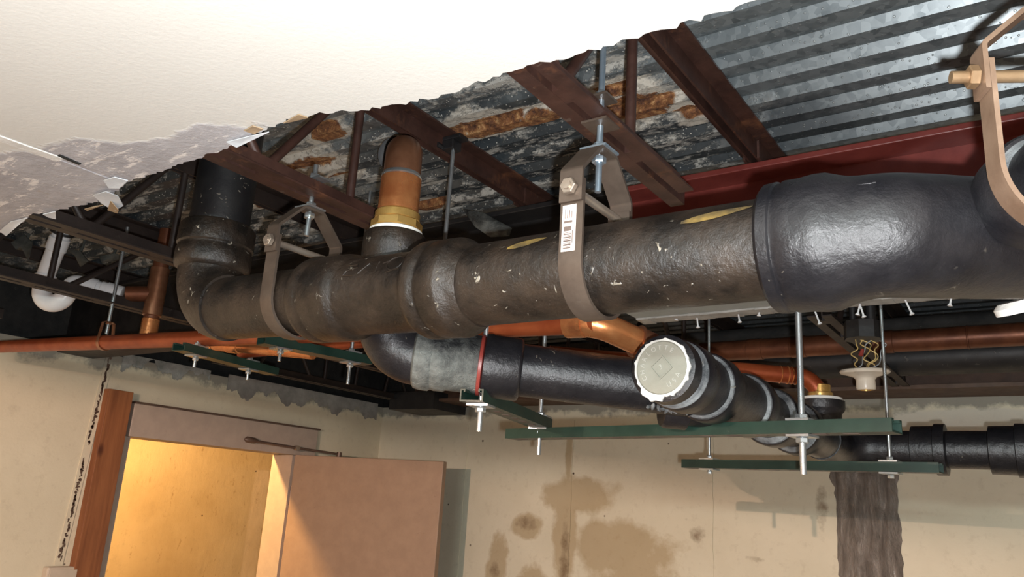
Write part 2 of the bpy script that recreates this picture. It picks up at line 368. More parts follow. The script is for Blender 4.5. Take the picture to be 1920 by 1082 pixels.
solo(MB().box(XR, XR+.2, YF, YB+.3, 0, 2.66), 'wall_right', 'plain_wall', 'cream wall on the right side of the room', 'wall', kind='structure', smooth=0)
solo(MB().box(XL-.2, XR, YF-.2, YF, 0, 2.66), 'wall_front', 'plain_wall', 'cream wall behind the camera', 'wall', kind='structure', smooth=0)
# corrugated steel deck overhead
prof = []; y = YF; P = .0745
while y < YB+.3:
    prof += [(y, 2.640), (y+P*.36, 2.640), (y+P*.50, 2.623), (y+P*.86, 2.623)]; y += P
xs = list(np.linspace(XL-.3, XR+.2, 14)); vs = []; fs = []; n = len(prof)
for x in xs: vs += [(x, a, b) for a, b in prof]
for i in range(len(xs)-1): fs += [(i*n+k, i*n+k+1, (i+1)*n+k+1, (i+1)*n+k) for k in range(n-1)]
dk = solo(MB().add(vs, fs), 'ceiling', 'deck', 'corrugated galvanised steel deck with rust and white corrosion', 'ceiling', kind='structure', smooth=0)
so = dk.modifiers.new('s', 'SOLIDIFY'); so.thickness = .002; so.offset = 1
# hall seen through the doorway
solo(MB().box(-4.62, -4.45, .8, 4.6, 0, 2.66), 'wall_hall', 'wall_hall', 'rough yellow lit wall seen through the open doorway', 'wall', kind='structure', smooth=0)
mb = MB(); mb.box(-4.45, XL-.2, .7, .8, 0, 2.66); solo(mb, 'wall_hall_near', 'plain_wall', 'cream end wall of the hall beside the doorway', 'wall', kind='structure', smooth=0)
mb = MB(); mb.box(-4.45, XL-.3, 4.5, 4.6, 0, 2.66); solo(mb, 'wall_hall_far', 'plain_wall', 'cream far end wall of the hall', 'wall', kind='structure', smooth=0)
mb = MB(); mb.box(-4.6, XL-.3, .7, 4.6, 2.5, 2.6); solo(mb, 'ceiling_hall', 'plain_wall', 'plain ceiling of the hall behind the doorway', 'ceiling', kind='structure', smooth=0)
# torn drywall ceiling: two boards meeting at a seam
def board(name, edge, x0, x1, label):
    rr = random.Random(len(edge)); pts = []
    for (xa, ya), (xb, yb) in zip(edge[:-1], edge[1:]):
        k = max(2, int(math.hypot(xb-xa, yb-ya)/.008))
        for i in range(k):
            t = i/k; pts.append((xa+(xb-xa)*t+rr.uniform(-.002, .002), ya+(yb-ya)*t+rr.uniform(-.0045, .0045)))
    pts.append(edge[-1]); poly = [(x0, YF)]+[(x1, YF)]+pts[::-1]
    mb = MB(); mb.prism(poly, (0, 0, 2.348), (1, 0, 0), (0, 1, 0), (0, 0, .0115))
    return solo(mb, name, 'drywall', label, 'drywall', kind='structure', smooth=0)
SEAM = -1.288
eL = [(XL, .73), (-2.4, .72), (-1.98, .675), (-1.815, .690)]+[tuple(at(*p, 'Z', 2.348)[:2]) for p in ((30, 425), (60, 402), (105, 395), (150, 385), (200, 372))]+[(SEAM, .655)]
eR = [(SEAM+.006, .655)]+[tuple(at(*p, 'Z', 2.348)[:2]) for p in ((262, 333), (330, 311), (400, 287), (440, 268), (500, 243), (545, 222), (600, 212), (690, 206), (760, 194), (830, 178), (980, 128), (1120, 91), (1280, 46), (1400, 8))]+[(-.1, .68), (.6, .69), (XR, .68)]
bl = board('drywall_board', eL, XL, SEAM, 'torn grey drywall ceiling board with ripped paper, at the left edge')
br = board('drywall_board', eR, SEAM+.006, XR, 'large pale drywall ceiling board with a ragged cut edge above the pipes')
bl.name = 'drywall_board'; 
rr = random.Random(3)
def flap(pxs, drop, mat, parent, thick=.0015):
    c = [at(*p, 'Z', 2.347) for p in pxs]; n = len(c); cen = sum(c)/n
    vs = [cen-V((0, 0, drop*.35))]+[p-V((0, 0, drop*rr.uniform(.2, 1))) for p in c]
    vs += [v+V((0, 0, thick)) for v in vs]; fs = []
    for i in range(n):
        a, b = 1+i, 1+(i+1) % n; fs += [(0, b, a), (n+1, n+1+a, n+1+b), (a, b, n+1+b, n+1+a)]
    part(MB().add(vs, fs), 'paper_flap', mat, parent, None, 60)
flap([(176, 362), (200, 352), (222, 362), (233, 378), (215, 388), (190, 378)], .012, 'paper_white', bl)
flap([(208, 372), (226, 376), (222, 392), (203, 386)], .022, 'paper_brown', bl)
flap([(82, 395), (105, 393), (106, 405), (92, 404)], .008, 'paper_white', bl)
flap([(0, 430), (20, 415), (52, 405), (40, 414), (12, 440)], .006, 'paper_white', bl)
flap([(160, 385), (195, 378), (190, 384), (165, 388)], .01, 'paper_brown', bl)
flap([(195, 335), (215, 330), (240, 338), (225, 348), (205, 350)], .006, 'paper_white', br)
flap([(458, 240), (475, 230), (495, 237), (478, 245)], .006, 'paper_brown', br)
flap([(425, 262), (470, 248), (505, 243), (445, 268)], .008, 'paper_white', br)
flap([(532, 225), (560, 213), (578, 219), (548, 226)], .006, 'paper_brown', br)
mb = MB(); mb.strip([(SEAM+.003+.003*math.sin(i*1.7), YF+(.545-YF)*i/60, 2.3475) for i in range(61)], (1, 0, 0), .022, .003); part(mb, 'seam_filler', 'gypsum', br, 'cracked joint compound along the board seam')
a, b = at(110, 291, 'Z', 2.347), at(150, 308, 'Z', 2.347); mb = MB(); mb.strip([a, b], (1, 0, 0), .007, .002); part(mb, 'seam_gap', 'dark_upper', br, 'dark open slit in the board seam')

# ------------------------------------------------------------------ doorway, door, stud
mb = MB(); mb.box(XL-.13, XL+.028, D0-.01, D1+.13, DZ-.008, 2.178)
fr = solo(mb, 'door_frame', 'frame_paint', 'beige painted header and jamb around the doorway', 'door frame', kind='structure', bevel=.003, smooth=0)
part(MB().box(XL-.13, XL+.02, D1-.010, D1+.045, 0, DZ-.009), 'hinge_jamb', 'frame_paint', fr, None, 0)
part(MB().box(XL-.13, XL+.01, D0-.03, D0+.008, 0, DZ-.009), 'latch_jamb', 'frame_paint', fr, None, 0)
part(MB().box(XL-.05, XL+.034, D0-.01, D1+.14, 2.178, 2.186), 'header_bead', 'closer_brown', fr, None, 0)
dr = thing('door_1', (XL+.02, D1+.005, 0), 'tan painted door standing open against the stained wall', 'door', kind='structure')
h = V((XL+.03, D1+.012, 0)); e = V((-2.41, 2.955, 0)); du = unit(e-h); dn = V((du[1], -du[0], 0))
mb = MB(); mb.obox((h+e)/2+V((0, 0, 1.028)), du*np.linalg.norm(e-h)/2, dn*.02, (0, 0, 1.015)); part(mb, 'door_slab', 'door_paint', dr, None, 0, .003)
for z in (.3, 1.0, 1.8):
    part(MB().cyl(h+V((0, 0, z))-du*.012-dn*.0, h+V((0, 0, z+.09))-du*.012, .008), 'hinge', 'closer_brown', dr)
st = solo(MB().box(XL+.001, XL+.042, 1.727, 1.832, 0, 2.219), 'wall_stud', 'wood', 'reddish brown wooden stud fixed beside the doorway', 'wood post', loc=(XL, 1.78, 0), bevel=.002, smooth=0)
# hold-open arm on the header
ar = thing('door_closer_arm', at(470, 826, 'X', XL+.05), 'thin brown closer arm on the door header reaching to the open door', 'door closer')
p0, p1, p2 = at(470, 826, 'X', XL+.05), at(556, 840, 'X', XL+.06), at(636, 852, 'X', XL+.12)
part(MB().tube([p0, p1], .007, 8), 'arm', 'closer_brown', ar); part(MB().tube([p1, p2], .006, 8), 'forearm', 'closer_brown', ar)
part(MB().lathe(p0-V((0, .035, -.003)), p1-p0, [(0, .004), (.012, .014), (.055, .014), (.075, .006)], 12), 'shoe', 'closer_brown', ar)
part(MB().lathe(p1-V((.012, 0, 0)), (1, 0, 0), [(0, .012), (.024, .012)], 12), 'pivot', 'bolt_steel', ar)
part(MB().lathe(p2-V((0, 0, .02)), (0, 0, 1), [(0, .014), (.03, .014)], 12), 'bracket', 'closer_brown', ar)
# cracked caulk line and box left of the stud
mb = MB(); rr = random.Random(5); z = 2.345; k = 0
while z > 1.56:
    hh = rr.uniform(.003, .016); yy = 1.723-(2.35-z)*.05+rr.uniform(-.005, .005); th = rr.uniform(-.5, .5); wd = rr.uniform(.0015, .0065)
    if not (1.94 < z < 1.99) and rr.random() < .85: mb.prism([(math.cos(a)*wd*rr.uniform(.6, 1.2)-th*math.sin(a)*.004, math.sin(a)*hh*rr.uniform(.5, .9)) for a in np.linspace(0, 5.4, 7)], (XL+.003, yy, z), (0, 1, 0), (0, 0, 1), (.003, 0, 0))
    z -= hh*rr.uniform(.4, 1.1)
part(mb, 'cracked_caulk', 'closer_brown', wl, 'dark broken caulk line running down the wall', 0)
mb = MB(); mb.strip([(XL+.002, 1.724-(2.35-z)*.05, z) for z in np.linspace(2.35, 1.54, 12)], (0, 1, 0), .032, .004); part(mb, 'caulk_bed', 'wall_left', wl, None, 0)
eb = thing('electrical_box', at(105, 1072, 'X', XL), 'pale electrical box at the foot of the caulk line', 'electrical box')
c = at(105, 1090, 'X', XL); part(MB().box(XL, XL+.04, c[1]-.06, c[1]+.06, c[2]-.1, c[2]+.055), 'housing', 'box_paint', eb, None, 0, .006)
part(MB().box(XL+.04, XL+.043, c[1]-.05, c[1]+.05, c[2]-.09, c[2]+.045), 'cover', 'box_paint', eb, None, 0)
# mastic smeared on the back wall
nx, nz = 18, 60; rr = random.Random(9); vs = []; fs = []
wob = []; wa = wc = 0.0
for _ in range(nz+1):
    wa = .75*wa+rr.uniform(-.6, .6); wc = .75*wc+rr.uniform(-.6, .6); wob.append((wa, wc))
for j in range(nz+1):
    z = 2.09-j*.02; xa = -.775+.006*wob[j][0]*(2 if j < 6 else 1)-(.012 if j < 4 else 0); xb = -.552+.008*wob[j][1]*(2 if j < 6 else 1)
    if j > 20: xa += .01
    for i in range(nx+1):
        t = i/nx; edge = min(1, min(t, 1-t)*6)*(min(1, j/2)); rid = .5+.5*math.sin(t*23+j*.11+2*math.sin(j*.19+t*5))
        vs.append((xa+(xb-xa)*t, YB-.001-edge*(.010+.020*rid*rr.uniform(.5, 1)), z))
for j in range(nz):
    for i in range(nx): a = j*(nx+1)+i; fs.append((a, a+nx+1, a+nx+2, a+1))
solo(MB().add(vs, fs), 'mastic_patch', 'mastic', 'shiny grey sealant strip smeared down the back wall', 'wall patch', loc=(-.665, YB, 1.5), smooth=80)
# old parging along the top of the left wall
for (ya, yb_, za, n, sd) in ((2.30, 3.30, 2.305, 26, 4), (1.78, 2.2, 2.335, 14, 6)):
    rr = random.Random(sd); poly = [(ya, 2.375), (yb_, 2.375)]+[(yb_-(yb_-ya)*i/(n*4), za+.022*math.sin(i*.21+sd)+.014*math.sin(i*.53)+rr.uniform(-.008, .008)) for i in range(n*4+1)]
    mb = MB(); mb.prism(poly, (XL, 0, 0), (0, 1, 0), (0, 0, 1), (.006, 0, 0)); part(mb, 'parging', 'parging' if sd == 4 else 'fluff', wl, 'ragged grey plaster remnant along the wall top', 0)

# ------------------------------------------------------------------ steel framing
def make_joist(y0, y1, ybot0, ybot1, webs, label, mat, loc, seat):
    t = thing('bar_joist', loc, label, 'steel joist', 'open web steel joists'); x = loc[0]
    for s in (-1, 1):
        mb = MB(); e = ybot1-(.05 if s > 0 else 0)
        mb.box(min(x+s*.0055, x+s*.030), max(x+s*.0055, x+s*.030), ybot0, e, 2.3605, 2.3640); mb.box(min(x+s*.0055, x+s*.0085), max(x+s*.0055, x+s*.0085), ybot0, e, 2.364, 2.392)
        part(mb, 'bottom_chord_angle', mat, t, None, 0)
        mb = MB(); mb.box(min(x+s*.007, x+s*.042), max(x+s*.007, x+s*.042), y0, y1, 2.617, 2.621); mb.box(min(x+s*.007, x+s*.011), max(x+s*.007, x+s*.011), y0, y1, 2.580, 2.617)
        part(mb, 'top_chord_angle', mat, t, None, 0)
    for (a, b) in webs: part(MB().tube([(x, a, 2.372), (x, b, 2.604)], .0082, 10), 'web_rod', mat, t)
    fy = ybot0+.05
    while fy < ybot1-.05: part(MB().box(x-.0054, x+.0054, fy, fy+.035, 2.3608, 2.388), 'filler_plate', mat, t, None, 0); fy += .20
    mb = MB()
    for s in (-1, 1): mb.box(min(x+s*.012, x+s*.017), max(x+s*.012, x+s*.017), seat[0], seat[1], 2.577, 2.616)
    part(mb, 'bearing_seat', mat, t, None, 0)
    return t
def webset(ybase, ylo):
    wv = [(ybase, ybase)]; y = ybase-.03
    while y > ylo: wv += [(y-.165, y), (y-.165, y-.36)]; y -= .40
    return wv
jA = make_joist(-2.3, 1.64, -2.3, 1.17, webset(.955, -1.8), 'rusty brown bar joist holding the hanger with the barcode label', 'joist_paint', (-.485, 0, 2.36), (1.50, 1.64))
jB = copy_tree(jA); jB.location.x = -1.058; jB['label'] = 'brown bar joist above the hanger beside the wide black riser pipe'
jC = make_joist(-2.3, 1.64, -2.3, 1.17, webset(1.0, -1.8), 'dark bar joist left of the black riser pipe', 'joist_dark', (-1.690, 0, 2.36), (1.50, 1.64))
jD = make_joist(-2.3, 1.64, -2.3, 1.50, [(1.02, 1.02), (1.06, 1.34)]+webset(1.0, -1.8)[1:], 'thin dark bar joist crossing in front of the white trap, farthest left', 'joist_dark', (-2.295, 0, 2.36), (1.50, 1.64))
jE = copy_tree(jC); jE.location.x = .115; jE['label'] = 'dark bar joist right of the camera view'
jE = copy_tree(jC); jE.location.x = -2.90; jE['label'] = 'dark bar joist nearest the left wall'
fj = None
for i, x in enumerate((-.485, -1.09, -1.69, -2.295, -2.9, .115)):
    if fj is None: fj = make_joist(1.665, 3.48, 2.0, 3.48, [(2.2, 2.36), (2.52, 2.36), (2.60, 2.60), (2.80, 2.82), (3.01, 3.06), (3.2, 3.06)], '', 'joist_dark', (x, 0, 2.36), (1.665, 1.70)); o = fj
    else: o = copy_tree(fj); o.location.x = x
    o['group'] = 'joists in the dark bay behind the red beam'; o['label'] = ('dark far-bay joist behind the red beam, in line with the barcode hanger', 'dark far-bay joist behind the shade-darkened beam, in line with the copper riser', 'dark far-bay joist in line with the joist left of the riser pipe', 'dark far-bay joist in line with the white trap', 'dark far-bay joist nearest the left wall', 'dark far-bay joist farthest right, behind the right side pipe')[i]
BS = -.80  # left of here the beam's shade is put into a near-black colour
g2 = thing('steel_beam', (-1.8, 1.59, 2.33), 'left part of the steel I-beam, darkened for shade, behind the copper riser and riser pipe', 'steel beam')
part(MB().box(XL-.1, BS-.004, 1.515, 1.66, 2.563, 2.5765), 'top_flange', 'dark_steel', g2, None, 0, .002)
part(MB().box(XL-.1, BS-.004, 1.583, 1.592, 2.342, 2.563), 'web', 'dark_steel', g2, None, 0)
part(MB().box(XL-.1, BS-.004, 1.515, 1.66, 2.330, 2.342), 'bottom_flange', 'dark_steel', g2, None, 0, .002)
gb = thing('steel_beam', (.5, 1.59, 2.33), 'red painted steel I-beam running behind the right half of the main black pipe', 'steel beam')
part(MB().box(BS, XR, 1.515, 1.66, 2.563, 2.5765), 'top_flange', 'red_paint', gb, None, 0, .002)
part(MB().box(BS, XR, 1.583, 1.592, 2.342, 2.563), 'web', 'red_paint', gb, None, 0)
part(MB().box(BS, XR, 1.515, 1.66, 2.330, 2.342), 'bottom_flange', 'red_paint', gb, None, 0, .002)
lb = thing('ledger_beam', (-.8, 3.25, 2.34), 'rusty brown steel beam along the top of the back wall', 'steel beam')
part(MB().box(-2.85, XR, 3.12, 3.34, 2.352, 2.366), 'bottom_flange', 'brown_steel', lb, None, 0)
part(MB().box(-2.85, XR, 3.19, 3.21, 2.366, 2.45), 'web', 'brown_steel', lb, None, 0)
part(MB().box(-2.85, XR, 3.15, 3.34, 2.45, 2.61), 'fascia', 'dark_steel', lb, None, 0)
part(MB().box(-2.92, -2.62, 3.08, 3.345, 2.31, 2.40), 'end_block', 'dark_steel', lb, None, 0)

# ------------------------------------------------------------------ main black waste line
PA = V((-.70, .852, 2.155)); PR = V((-.25, .852, 2.154)); PL = V((-1.345, .886, 2.186))
dirL = unit(PL-PA); TL = lambda X: (PA[0]-X)/(-dirL[0])
mp = thing('waste_pipe', PA-V((0, 0, .06)), 'big black main waste pipe crossing the picture with elbow and riser', 'pipe')
part(MB().lathe((-.67, .852, 2.155), (1, 0, 0), [(0, .0572), (.44, .0572)], 64), 'pipe_length', 'iron_old', mp)
mb = MB(); mb.lathe(PA, dirL, [(TL(x), r) for x, r in ((-.655, .0570), (-.664, .061), (-.676, .0655), (-.680, .0700), (-.684, .0712), (-.715, .0712), (-.719, .0690), (-.723, .0690), (-.727, .0722), (-.742, .0722), (-.749, .0695), (-.756, .0625), (-.765, .0605), (-.90, .0605), (-.906, .063), (-.912, .0680), (-.921, .0695), (-.972, .0700), (-.978, .0685), (-.983, .0705), (-.998, .0712), (-1.006, .069), (-1.012, .060), (-1.013, .0565))], 64)
wf = part(mb, 'wye_fitting', 'iron_old', mp)
part(MB().lathe(PA, dirL, [(TL(-1.0), .0570), (TL(-1.262), .0575)], 64), 'pipe_length', 'iron_old', mp)
el = arc((-1.2, PL[1]-.008, 2.180), (-1.345, PL[1], 2.186), (-1.345, PL[1], 2.5), .085, 14)
mb = MB(); mb.tube(el, .0615, 48)
part(mb, 'elbow', 'iron_old', mp)
part(MB().lathe(PL+V((0, 0, .075)), (0, 0, 1), [(0, .058), (.006, .069), (.012, .0715), (.040, .0715), (.043, .0690), (.048, .0690), (.051, .0720), (.088, .0715), (.094, .067), (.096, .057)], 56), 'riser_hub', 'iron_old', mp)
part(MB().cyl(PL+V((0, 0, .15)), (-1.345, .886, 2.618), .0572, 56), 'riser_pipe', 'iron_riser', mp)
hub = [(0, .0570), (.002, .068), (.006, .0720), (.017, .0728), (.019, .0705), (.023, .0705), (.026, .0728), (.040, .0728), (.056, .0745), (.068, .0740), (.080, .0695), (.090, .0662), (.100, .0650)]
bp = fillet([(-.150, .852, 2.154), (-.135, .857, 2.155), (-.105, .883, 2.158), (-.060, .936, 2.166), (.01, 1.02, 2.18)], .05, 6)
part(MB().tube([V((-.256+t, .852, 2.154)) for t, r in hub]+bp, [r for t, r in hub]+[.0645]*len(bp), 64), 'hubbed_bend', 'iron_black', mp)
mb = MB(); mb.tube([V((-.165+.03*i/1, .8535-.0640*math.cos(.62), 2.155+.064*math.sin(.62)+.0004)) for i in range(2)], .0012, 6); part(mb, 'mould_line', 'iron_black', mp)
def on_pipe(X, ang, r=.0578, c=(.852, 2.155)): return V((X, c[0]-r*math.cos(ang), c[1]+r*math.sin(ang)))
def mark(xc, ang, L, W, mat, name, parent):          # thin blot following the pipe surface
    vs = []; fs = []; n = 12
    for i in range(n+1):
        t = i/n; wdt = W*math.sin(math.pi*min(max(t, .04), .97))**.6*(1-.35*t)
        for k in range(4): vs.append(on_pipe(xc-L/2+L*t, ang+t*.18-.09+(k/3-.5)*wdt, .0580))
    for i in range(n):
        for k in range(3): a = i*4+k; fs.append((a, a+4, a+5, a+1))
    part(MB().add(vs, fs), name, mat, parent, 'smeared yellow crayon mark')
mark(-.552, .60, .056, .24, 'yellow_crayon', 'crayon_mark', mp); mark(-.300, .56, .08, .26, 'yellow_crayon', 'crayon_mark', mp)
# raised casting marks on the wye body
def cast_line(pts, r=.0012):
    P_ = []
    for X, a in pts:
        t = TL(X); c = PA+dirL*t; P_.append((X, c[1]-.0608*math.cos(a), c[2]+.0608*math.sin(a)))
    return P_
cm = MB()
for seg in ([(-.885, .62), (-.862, .62), (-.858, .50), (-.88, .42), (-.884, .28), (-.86, .26)], [(-.852, .30), (-.835, .62)], [(-.835, .62), (-.815, .42)], [(-.815, .62), (-.815, .3)], [(-.805, .55), (-.79, .62)]): cm.tube(cast_line(seg), .0013, 6)
cm.tube(cast_line([(-.778+.016*math.cos(a), .52+.22*math.sin(a)) for a in np.linspace(0, 6.283, 20)]), .0013, 6); cm.tube(cast_line([(-.79, .25), (-.765, .32), (-.758, .2)]), .0013, 6)
part(cm, 'casting_marks', 'iron_old', mp, 'raised cast lettering')
# line coming from the right towards the bend
P3 = dep(1972, 340, .735); d3 = unit((-.45, .9, 0))
rp = thing('side_waste_pipe', P3-V((0, 0, .06)), 'black hubbed pipe cut off by the right edge, inside the rusty hanger', 'pipe')
part(MB().lathe(P3, d3, [(-.30, .040), (.12, .040)], 48), 'pipe_length', 'iron_black', rp)
part(MB().lathe(P3, d3, [(.0, .0410), (.002, .0500), (.006, .0525), (.045, .0525), (.05, .048), (.052, .041)], 48), 'hub', 'iron_black', rp)
part(MB().lathe(P3-d3*.30, -d3, [(-.03, .040), (-.028, .0490), (.002, .0490), (.006, .044), (.007, .016), (.016, .014)], 40), 'end_plug', 'plug_grey', rp)
part(MB().lathe(P3, d3, [(-.006, .0400), (-.004, .0430), (.002, .0470), (.004, .0415)], 48), 'joint_putty', 'solvent_white', rp)
part(MB().lathe(dep(1912, 562, .95), (.2, .3, -1), [(0, .024), (.006, .030), (.014, .029)], 24), 'branch_hub', 'putty', rp, 'white sealed collar under the bend')

# ------------------------------------------------------------------ clevis hangers
def clevis(loc, axis, r, width, zbolt, zknee, ztop, rod, mats, label, rust=False, boltlen=.014):
    c = V(loc); ax = unit(axis); s = unit(np.cross((0, 0, 1), ax)); up = V((0, 0, 1))   # s: across the pipe
    t = thing('clevis_hanger', c-up*r, label, 'pipe hanger', 'clevis hangers'); sm, bm, rm = mats
    rr_ = r+.0045; zb = zbolt-c[2]
    pts = [c+s*rr_+up*(zb+.012), c+s*rr_]+[c+s*rr_*math.cos(a)-up*rr_*math.sin(a) for a in np.linspace(.12, math.pi-.12, 22)]+[c-s*rr_, c-s*rr_+up*(zb+.012)]
    part(MB().strip(pts, ax, width, .0045), 'lower_strap', sm, t, None, 50)
    ro = rr_+.0048; zk, zt = zknee-c[2], ztop-c[2]
    pts = [c+s*ro+up*(zb-.018), c+s*ro+up*zk, c+s*.020+up*zt, c-s*.020+up*zt, c-s*ro+up*zk, c-s*ro+up*(zb-.018)]
    part(MB().strip(fillet(pts, .008, 4), ax, width, .0045), 'upper_yoke', sm, t, None, 50)
    a, b = c+s*(ro+boltlen)+up*zb, c-s*(ro+boltlen)+up*zb
    bo = part(MB().cyl(a, b, .0058, 14), 'cross_bolt', bm, t)
    mb = MB(); nut(mb, c-s*(ro+.007)+up*zb, s, .011, .009); part(mb, 'nut', bm, bo)
    mb = MB(); nut(mb, c+s*(ro+.007)+up*zb, s, .011, .008); part(mb, 'bolt_head', bm, bo)
    if rod:
        z0, z1 = rod; part(MB().cyl((c[0], c[1], z0), (c[0], c[1], z1), .0044, 12), 'threaded_rod', rm, t)
        mb = MB(); nut(mb, (c[0], c[1], ztop+.010), up, .0095, .010); part(mb, 'upper_nut', rm, t)
        mb = MB(); nut(mb, (c[0], c[1], ztop-.009), up, .0095, .009); part(mb, 'lower_nut', rm, t)
        part(MB().obox((c[0], c[1], ztop+.0035), (.019, 0, 0), (0, .019, 0), (0, 0, .0016)), 'washer', rm, t)
    return t
cA = clevis((-.477, .852, 2.155), (1, 0, 0), .0572, .032, 2.243, 2.268, 2.316, (2.262, 2.60), ('strap_steel', 'bolt_steel', 'zinc_blue'), 'brown steel clevis hanger with barcode sticker, in the middle of the main pipe')
for z, hf in ((2.3578, .019), (2.396, .016)):
    part(MB().obox((-.477, .852, z), (hf, 0, 0), (0, hf, 0), (0, 0, .0016)), 'square_plate', 'strap_steel', cA)
mb = MB(); nut(mb, (-.477, .852, 2.402), (0, 0, 1), .0095, .009); part(mb, 'chord_nut', 'zinc', cA)
cBp = PA+dirL*TL(-1.062)
cB = clevis(cBp, dirL, .0575, .030, 2.262, 2.290, 2.338, (2.292, 2.425), ('strap_steel', 'bolt_steel', 'zinc'), 'brown steel clevis hanger beside the black riser pipe')
part(MB().obox((cBp[0], cBp[1], 2.3945), (.028, 0, 0), (0, .012, 0), (0, 0, .0016)), 'square_plate', 'zinc', cB)
mb = MB(); nut(mb, (cBp[0], cBp[1], 2.402), (0, 0, 1), .0095, .011); part(mb, 'chord_nut', 'zinc', cB)
P3s = P3-d3*.035
cC = clevis(P3s, -d3, .0575, .027, P3s[2]+.088, P3s[2]+.116, P3s[2]+.158, None, ('strap_rust', 'bolt_brassy', 'zinc'), 'large rusty clevis hanger cut off by the right edge', boltlen=.026)
part(MB().cyl(P3s+V((0, 0, .145)), (P3s[0], P3s[1], 2.62), .0055, 12), 'threaded_rod', 'zinc', cC)
# barcode sticker on the middle hanger
st_ = MB(); Y0 = .852-.0572-.0045-.0024-.0002
def lab(x0, x1, z0, z1, d=0): return ((x0+x1)/2, Y0-d, (z0+z1)/2), ((x1-x0)/2, 0, 0), (0, .0002, 0), (0, 0, (z1-z0)/2)
xl, xr, zb_, zt_ = -.4895, -.4700, 2.162, 2.222
st_.obox(*lab(xl, xr, zb_, zt_)); so_ = part(st_, 'sticker', 'label_white', cA, 'white barcode sticker', 0)
mb = MB()
for z0, z1 in ((2.1655, 2.1668), (2.1675, 2.1680), (2.1692, 2.1712), (2.1722, 2.1729), (2.1745, 2.1762), (2.1772, 2.1778), (2.1790, 2.1806), (2.1816, 2.1822), (2.1832, 2.1845), (2.1855, 2.186)): mb.obox(*lab(xl+.003, xr-.006, z0, z1, .0003))
mb.obox(*lab(xl+.003, xr-.006, 2.188, 2.194, .0003)); mb.obox(*lab(xl+.003, xr-.005, 2.1985, 2.2012, .0003)); mb.obox(*lab(xr-.0045, xr-.0035, 2.172, 2.188, .0003))
for k in range(4): mb.obox(*lab(xl+.004+k*.003, xl+.0048+k*.003, 2.2045, 2.2170-.0012*k, .0003))
part(mb, 'barcode_print', 'label_ink', so_, None, 0)

# ------------------------------------------------------------------ copper riser into the branch drain
CX, CY = -.948, .972
cr = thing('copper_riser', (CX, CY, 2.30), 'fat copper pipe with brass collar standing in a black hub', 'copper pipe')
pts = [(CX, CY, 2.31), (CX, CY, 2.50)]; up_end = V((CX, CY, 2.468))+V((-.16, .165, .092))
mb = MB(); mb.tube([V((CX, CY, 2.31))]+arc((CX, CY, 2.31), (CX, CY, 2.468), up_end, .05, 10)+[V(up_end)], .0335, 40); part(mb, 'pipe_length', 'copper_aged', cr)
part(MB().lathe((CX, CY, 2.345), (0, 0, 1), [(0, .034), (.001, .0362), (.070, .0362), (.0715, .0345)], 40), 'coupling', 'copper_shiny', cr)
part(MB().lathe((CX, CY, 2.4165), (0, 0, 1), [(0, .0340), (.002, .0364), (.006, .0355), (.008, .034)], 40), 'solder_ring', 'zinc', cr)
part(MB().lathe((CX, CY, 2.318), (0, 0, 1), [(0, .043), (.002, .0455), (.014, .0455), (.016, .043)], 8), 'hex_collar', 'brass', cr)
part(MB().lathe((CX, CY, 2.334), (0, 0, 1), [(0, .038), (.002, .040), (.014, .040), (.018, .036)], 40), 'adapter_sleeve', 'brass', cr)
part(MB().lathe((CX, CY, 2.306), (0, 0, 1), [(0, .043), (.003, .0475), (.009, .0470), (.012, .043)], 40), 'joint_putty', 'putty', cr)
part(MB().lathe(V(up_end)+V((-.020, .0, .008)), (-.16, .165, .092), [(-.012, .030), (-.01, .041), (.030, .041), (.032, .03)], 32), 'black_socket', 'iron_riser', cr, 'black socket behind the copper bend')
bd = thing('branch_drain', (-.9, 1.05, 2.03), 'black branch drain with elbow and grey patched joint below the main pipe', 'pipe')
E0 = V((-.915, 1.055, 2.088)); E1 = V((-.545, 1.325, 2.062)); ed = unit(E1-E0)
part(MB().lathe((CX, CY, 2.225), (0, 0, 1), [(0, .0445), (.005, .050), (.020, .0525), (.045, .0525), (.05, .0550), (.078, .0550), (.083, .052), (.085, .046)], 44), 'top_hub', 'iron_old', bd)
part(MB().cyl((CX, CY, 2.14), (CX, CY, 2.24), .0445, 40), 'pipe_length', 'iron_black', bd)
corner = V((CX, CY, 2.098)); 
ep = [V((CX, CY, 2.19))]+arc((CX, CY, 2.30), corner, corner+ed*.5, .062, 14)
part(MB().tube(ep, .0475, 44), 'elbow', 'iron_black', bd)
q0 = ep[-1]
def along(o, d, t): return V(o)+unit(d)*t
part(MB().lathe(q0, ed, [(-.004, .047), (0, .0525), (.010, .0545), (.024, .0545), (.028, .0515), (.034, .0530), (.050, .0530), (.054, .0500), (.105, .0495), (.110, .047)], 44), 'patched_coupling', 'iron_patchy', bd, 'coupling smeared with grey sealant')
part(MB().lathe(q0, ed, [(.104, .0465), (.106, .0520), (.111, .0520), (.113, .0465)], 44), 'primer_ring', 'red_primer', bd, 'red primer ring')
part(MB().lathe(q0, ed, [(.112, .046), (.114, .0535), (.124, .0550), (.128, .0535), (.172, .0535), (.176, .051), (.178, .045)], 44), 'coupling', 'iron_black', bd)
part(MB().lathe(q0, ed, [(.03, .0445), (np.linalg.norm(E1-q0), .0445)], 44), 'pipe_length', 'iron_black', bd)
mb = MB(); rr = random.Random(2); u_, v_ = perp(ed)
